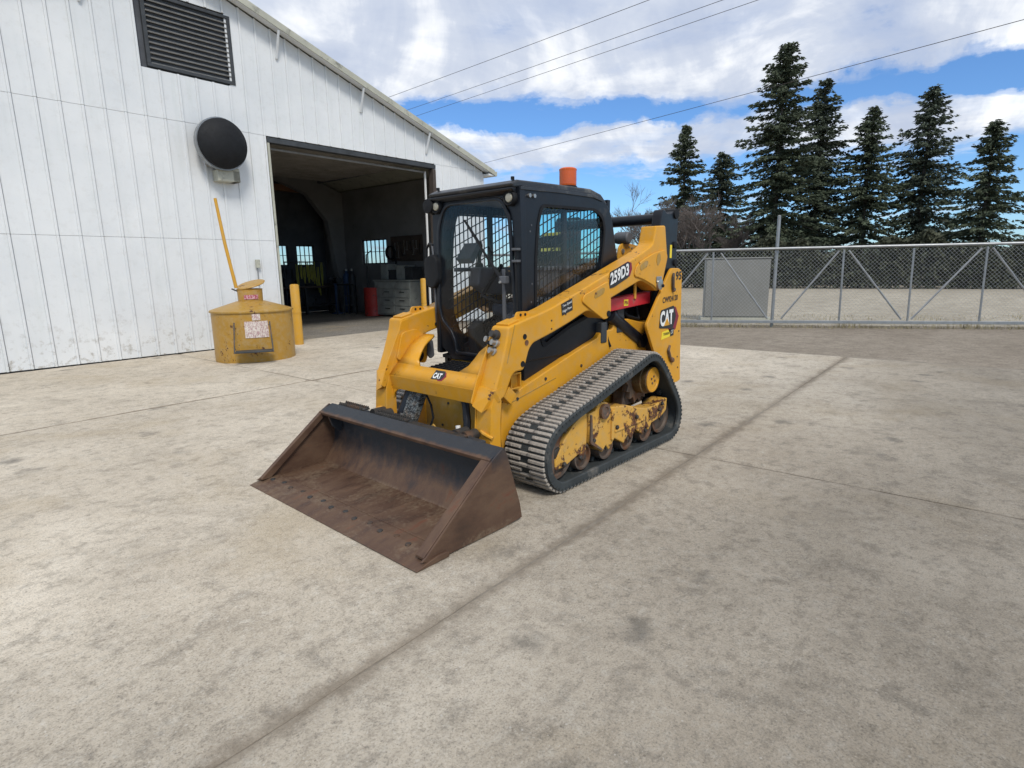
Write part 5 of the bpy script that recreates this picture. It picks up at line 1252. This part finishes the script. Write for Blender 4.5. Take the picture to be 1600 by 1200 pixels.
# far side handle loop with the mirror
hl = MB().tube([(.60, -.44, 1.60), (.585, -.50, 1.615), (.575, -.545, 1.58), (.57, -.562, 1.46), (.57, -.566, 1.20), (.57, -.560, 1.07), (.575, -.52, 1.03), (.585, -.47, 1.015), (.60, -.44, 1.02)], .010, 10).build('grab_loop', M['blackm'], L, smooth=True)
MB().tube([(.60, -.45, 1.60), (.61, -.43, 1.52), (.61, -.425, 1.30), (.60, -.435, 1.10), (.59, -.445, 1.02)], .008, 8).build('grab_rail', M['podg'], L, smooth=True)
mr = MB().prism(rounded([(-.485, 1.50), (-.40, 1.54), (-.345, 1.50), (-.345, 1.34), (-.39, 1.285), (-.45, 1.29), (-.485, 1.35)], .03, 4), .60, .66, 'YZ').build('mirror', M['blackm'], L, .012)
MB().prism(rounded([(-.47, 1.49), (-.40, 1.52), (-.36, 1.49), (-.36, 1.35), (-.40, 1.30), (-.45, 1.305), (-.47, 1.36)], .03, 4), .596, .599, 'YZ').build('mirror_glass', M['steel'], mr)
# back wall of the cab with the rear window
BO = [(-.40, 1.93), (.40, 1.93), (.40, .95), (-.40, .95)]; BI = rounded([(-.36, 1.865), (.36, 1.865), (.36, 1.30), (-.36, 1.30)], .06, 4)
rw = ring(BO, BI, (0, 1.58), -.49, -.45, 'YZ').build('cab_rear', M['black'], L, .006)
MB().prism([(p[0]*1.01, 1.58+(p[1]-1.58)*1.01) for p in BI], -.472, -.467, 'YZ').build('rear_window', M['glass_teal'], rw)
# inside: floor, headliner, seat, pods, foot well
MB().prism([(.60, .765), (.60, .79), (-.45, .90), (-.45, .87)], -.38, .38).build('cab_floor', M['blackm'], L)
MB().box(-.42, .55, -.38, .38, 1.90, 1.918).build('headliner', M['podg'], L)
fw = MB().prism([(.60, .755), (.87, .735), (.87, .70), (.60, .70)], -.26, .30).build('foot_step', M['blackm'], L, .008)
for i in range(6):
    for j in range(9): MB().box(.635+i*.038, .655+i*.038, -.235+j*.056, -.205+j*.056, .752-i*.003, .762-i*.003).build('grip_pad', M['blackm'], fw)
for q in ((.27, .38), (-.38, -.28)): MB().prism([(.46, .80), (.545, .80), (.545, 1.0), (.46, .95)], *q).build('kick_panel', M['blackm'], L, .01)
st = MB().box(-.24, .22, -.235, .235, 1.06, 1.17).build('seat', M['seat'], L, .04, seg=3)
sbm = MB().prism(rounded([(-.20, 1.15), (-.10, 1.17), (-.19, 1.54), (-.27, 1.56), (-.30, 1.50)], .03, 4), -.215, .215).build('seat_back', M['seat'], L, .04, seg=3)
MB().prism(rounded([(-.30, 1.58), (-.22, 1.58), (-.24, 1.67), (-.31, 1.68)], .03, 4), -.11, .11).build('head_rest', M['seat'], L, .03, seg=3)
MB().box(-.20, .18, -.20, .20, .93, 1.055).build('seat_base', M['blackm'], L, .01)
for sg in (1, -1):
    pod = MB().prism(rounded([(.34, 1.30), (.32, 1.44), (.10, 1.43), (-.20, 1.36), (-.20, 1.22), (.20, 1.22)], .03, 4), *( (.235, .345) if sg > 0 else (-.345, -.235))).build('control_pod', M['podg'], L, .015)
    js = MB().lathe([(.035, 0), (.03, .03), (.014, .045), (.014, .09), (.026, .11), (.03, .17), (.022, .20), (0, .205)], 16, (.27, sg*.29, 1.43)).build('joystick', M['blackm'], pod, smooth=True)
MB().prism(rounded([(.44, 1.50), (.34, 1.62), (.31, 1.60), (.40, 1.46)], .01, 3), -.37, -.22).build('display_panel', M['podg'], L, .006)
MB().tube([(.10, -.21, 1.45), (.33, -.21, 1.22), (.36, .0, 1.18), (.33, .21, 1.22), (.10, .21, 1.45)], .016, 10).build('lap_bar', M['blackm'], L, smooth=True)
for q in ((-.17, -.09), (.09, .17)): MB().prism([(.40, .82), (.52, .80), (.54, 1.0), (.45, 1.05)], *q).build('foot_pedal', M['blackm'], L, .008)
MB().prism([(.56, .80), (.58, 1.10), (.30, 1.22), (.10, 1.22), (.05, .86)], .24, .37).build('side_console', M['podg'], L, .01)
# lower skirt of the cab
for q in ((.30, .384), (-.384, -.30)): MB().prism([(.55, .72), (.55, .80), (-.4, .88), (-.4, .78)], *q).build('cab_skirt', M['blackm'], L, .008)
# beacon
bc = MB().lathe([(0, 1.985), (.078, 1.985), (.080, 2.0), (.074, 2.055), (.05, 2.065), (0, 2.065)], 28, (-.40, .06, 0)).build('beacon_base', M['blackm'], L, smooth=True)
mb = MB(); pr = [(0, 2.06), (.066, 2.06), (.068, 2.07)]
for i in range(7): pr += [(.0685, 2.075+i*.014), (.0672, 2.083+i*.014)]
pr += [(.070, 2.178), (.070, 2.186), (.064, 2.192), (.055, 2.196), (0, 2.198)]
mb.lathe(pr, 36, (-.40, .06, 0)).build('beacon_lens', M['orange'], bc, smooth=True)
# rear cross tube between the lift arm towers
MB().tube([(-1.13, -.47, 1.815), (-1.13, .47, 1.815)], .046, 18).build('cross_tube', M['black'], L, smooth=True)

# --- lettering and decals on the near side
def decal(pts, y, mat, par, name='decal', th=.0015):
    return MB().prism(pts, y, y+th).build(name, mat, par)
def ln(a, b, t): return a+(b-a)*t
# model number on the arm
Yd = .5965
decal([(-.197, 1.384), (-.185, 1.268), (-.245, 1.275), (-.43, 1.338), (-.476, 1.352), (-.507, 1.405), (-.495, 1.452), (-.44, 1.462)], Yd, M['redp'], arm_near)
decal([(-.192, 1.386), (-.180, 1.266), (-.25, 1.275), (-.43, 1.335), (-.455, 1.345), (-.472, 1.45), (-.44, 1.458)], Yd+.0015, M['blackp'], arm_near)
text('259D3', 'lettering', M['white'], arm_near, (-.198, Yd+.003, 1.287), (-1, 0, .292), (.06, 0, 1), .090, .258, .035)
# two-line sticker
decal([(.398, 1.185), (.388, 1.108), (.268, 1.140), (.274, 1.220)], Yd, M['blackp'], arm_near)
text('Two Speed', 'lettering', M['white'], arm_near, (.386, Yd+.0015, 1.156), (-1, 0, .285), (0, 0, 1), .022, .104, .01)
text('High Flow', 'lettering', M['white'], arm_near, (.384, Yd+.0015, 1.121), (-1, 0, .275), (0, 0, 1), .022, .102, .01)
# rear post
Yp = .6005
text('95', 'lettering', M['blackp'], post_near, (-1.238, Yp, 1.300), (-1, 0, .02), (0, 0, 1), .075, .108, .03)
text('CW924120', 'lettering', M['blackp'], post_near, (-1.015, Yp, 1.112), (-1, 0, .06), (0, 0, 1), .050, .275, .025)
red = [(-1.20, 1.075), (-1.262, 1.070), (-1.325, .985), (-1.272, .875), (-1.165, .850), (-1.120, .905)]
decal(red, Yp, M['redp'], post_near)
blk = rounded([(-.985, 1.055), (-.965, .905), (-1.215, .885), (-1.27, .99), (-1.225, 1.085)], .02, 3)
decal(blk, Yp+.0015, M['blackp'], post_near)
text('CAT', 'lettering', M['white'], post_near, (-.980, Yp+.003, .915), (-1, 0, .045), (.03, 0, 1), .132, .235, .045)
decal([(-1.045, .918), (-1.148, .922), (-1.098, .985)], Yp+.0055, M['yel'], post_near)
decal([(-1.025, .868), (-1.012, .802), (-1.235, .825), (-1.238, .890)], Yp, M['yelp'], post_near)
decal([(-1.175, .885), (-1.172, .818), (-1.236, .825), (-1.238, .890)], Yp+.0015, M['blackp'], post_near)
text('CAT', 'lettering', M['white'], post_near, (-1.180, Yp+.003, .838), (-1, 0, .03), (0, 0, 1), .034, .045, .0)
text('TOROMONT', 'lettering', M['blackp'], post_near, (-1.045, Yp+.0018, .836), (-1, 0, .03), (0, 0, 1), .022, .118, .01)
# badge on the front cross plate
def cpo(y, z, off): 
    q = cp(y, z, -off); return q
mb = MB()
def plate(poly, off, mat, name='decal'):
    n = len(poly); a = [cp(y, z, -off) for y, z in poly]; b = [cp(y, z, -off-.0012) for y, z in poly]
    MB().add(a+b, [tuple(range(n)), tuple(range(2*n-1, n-1, -1))]+[(i, (i+1) % n, n+(i+1) % n, n+i) for i in range(n)]).build(name, mat, xm)
plate([(.055, .752), (.100, .752), (.118, .730), (.098, .703), (.060, .700), (.040, .72)], .001, M['redp'])
plate([(-.012, .705), (-.008, .758), (.088, .758), (.102, .732), (.088, .708)], .0022, M['blackp'])
x0 = Vector(cp(-.004, .711, -.0036)); 
text('CAT', 'lettering', M['white'], xm, x0, (0, 1, 0), Vector((-.93, 0, 1)).normalized(), .045, .082, .045, .001)
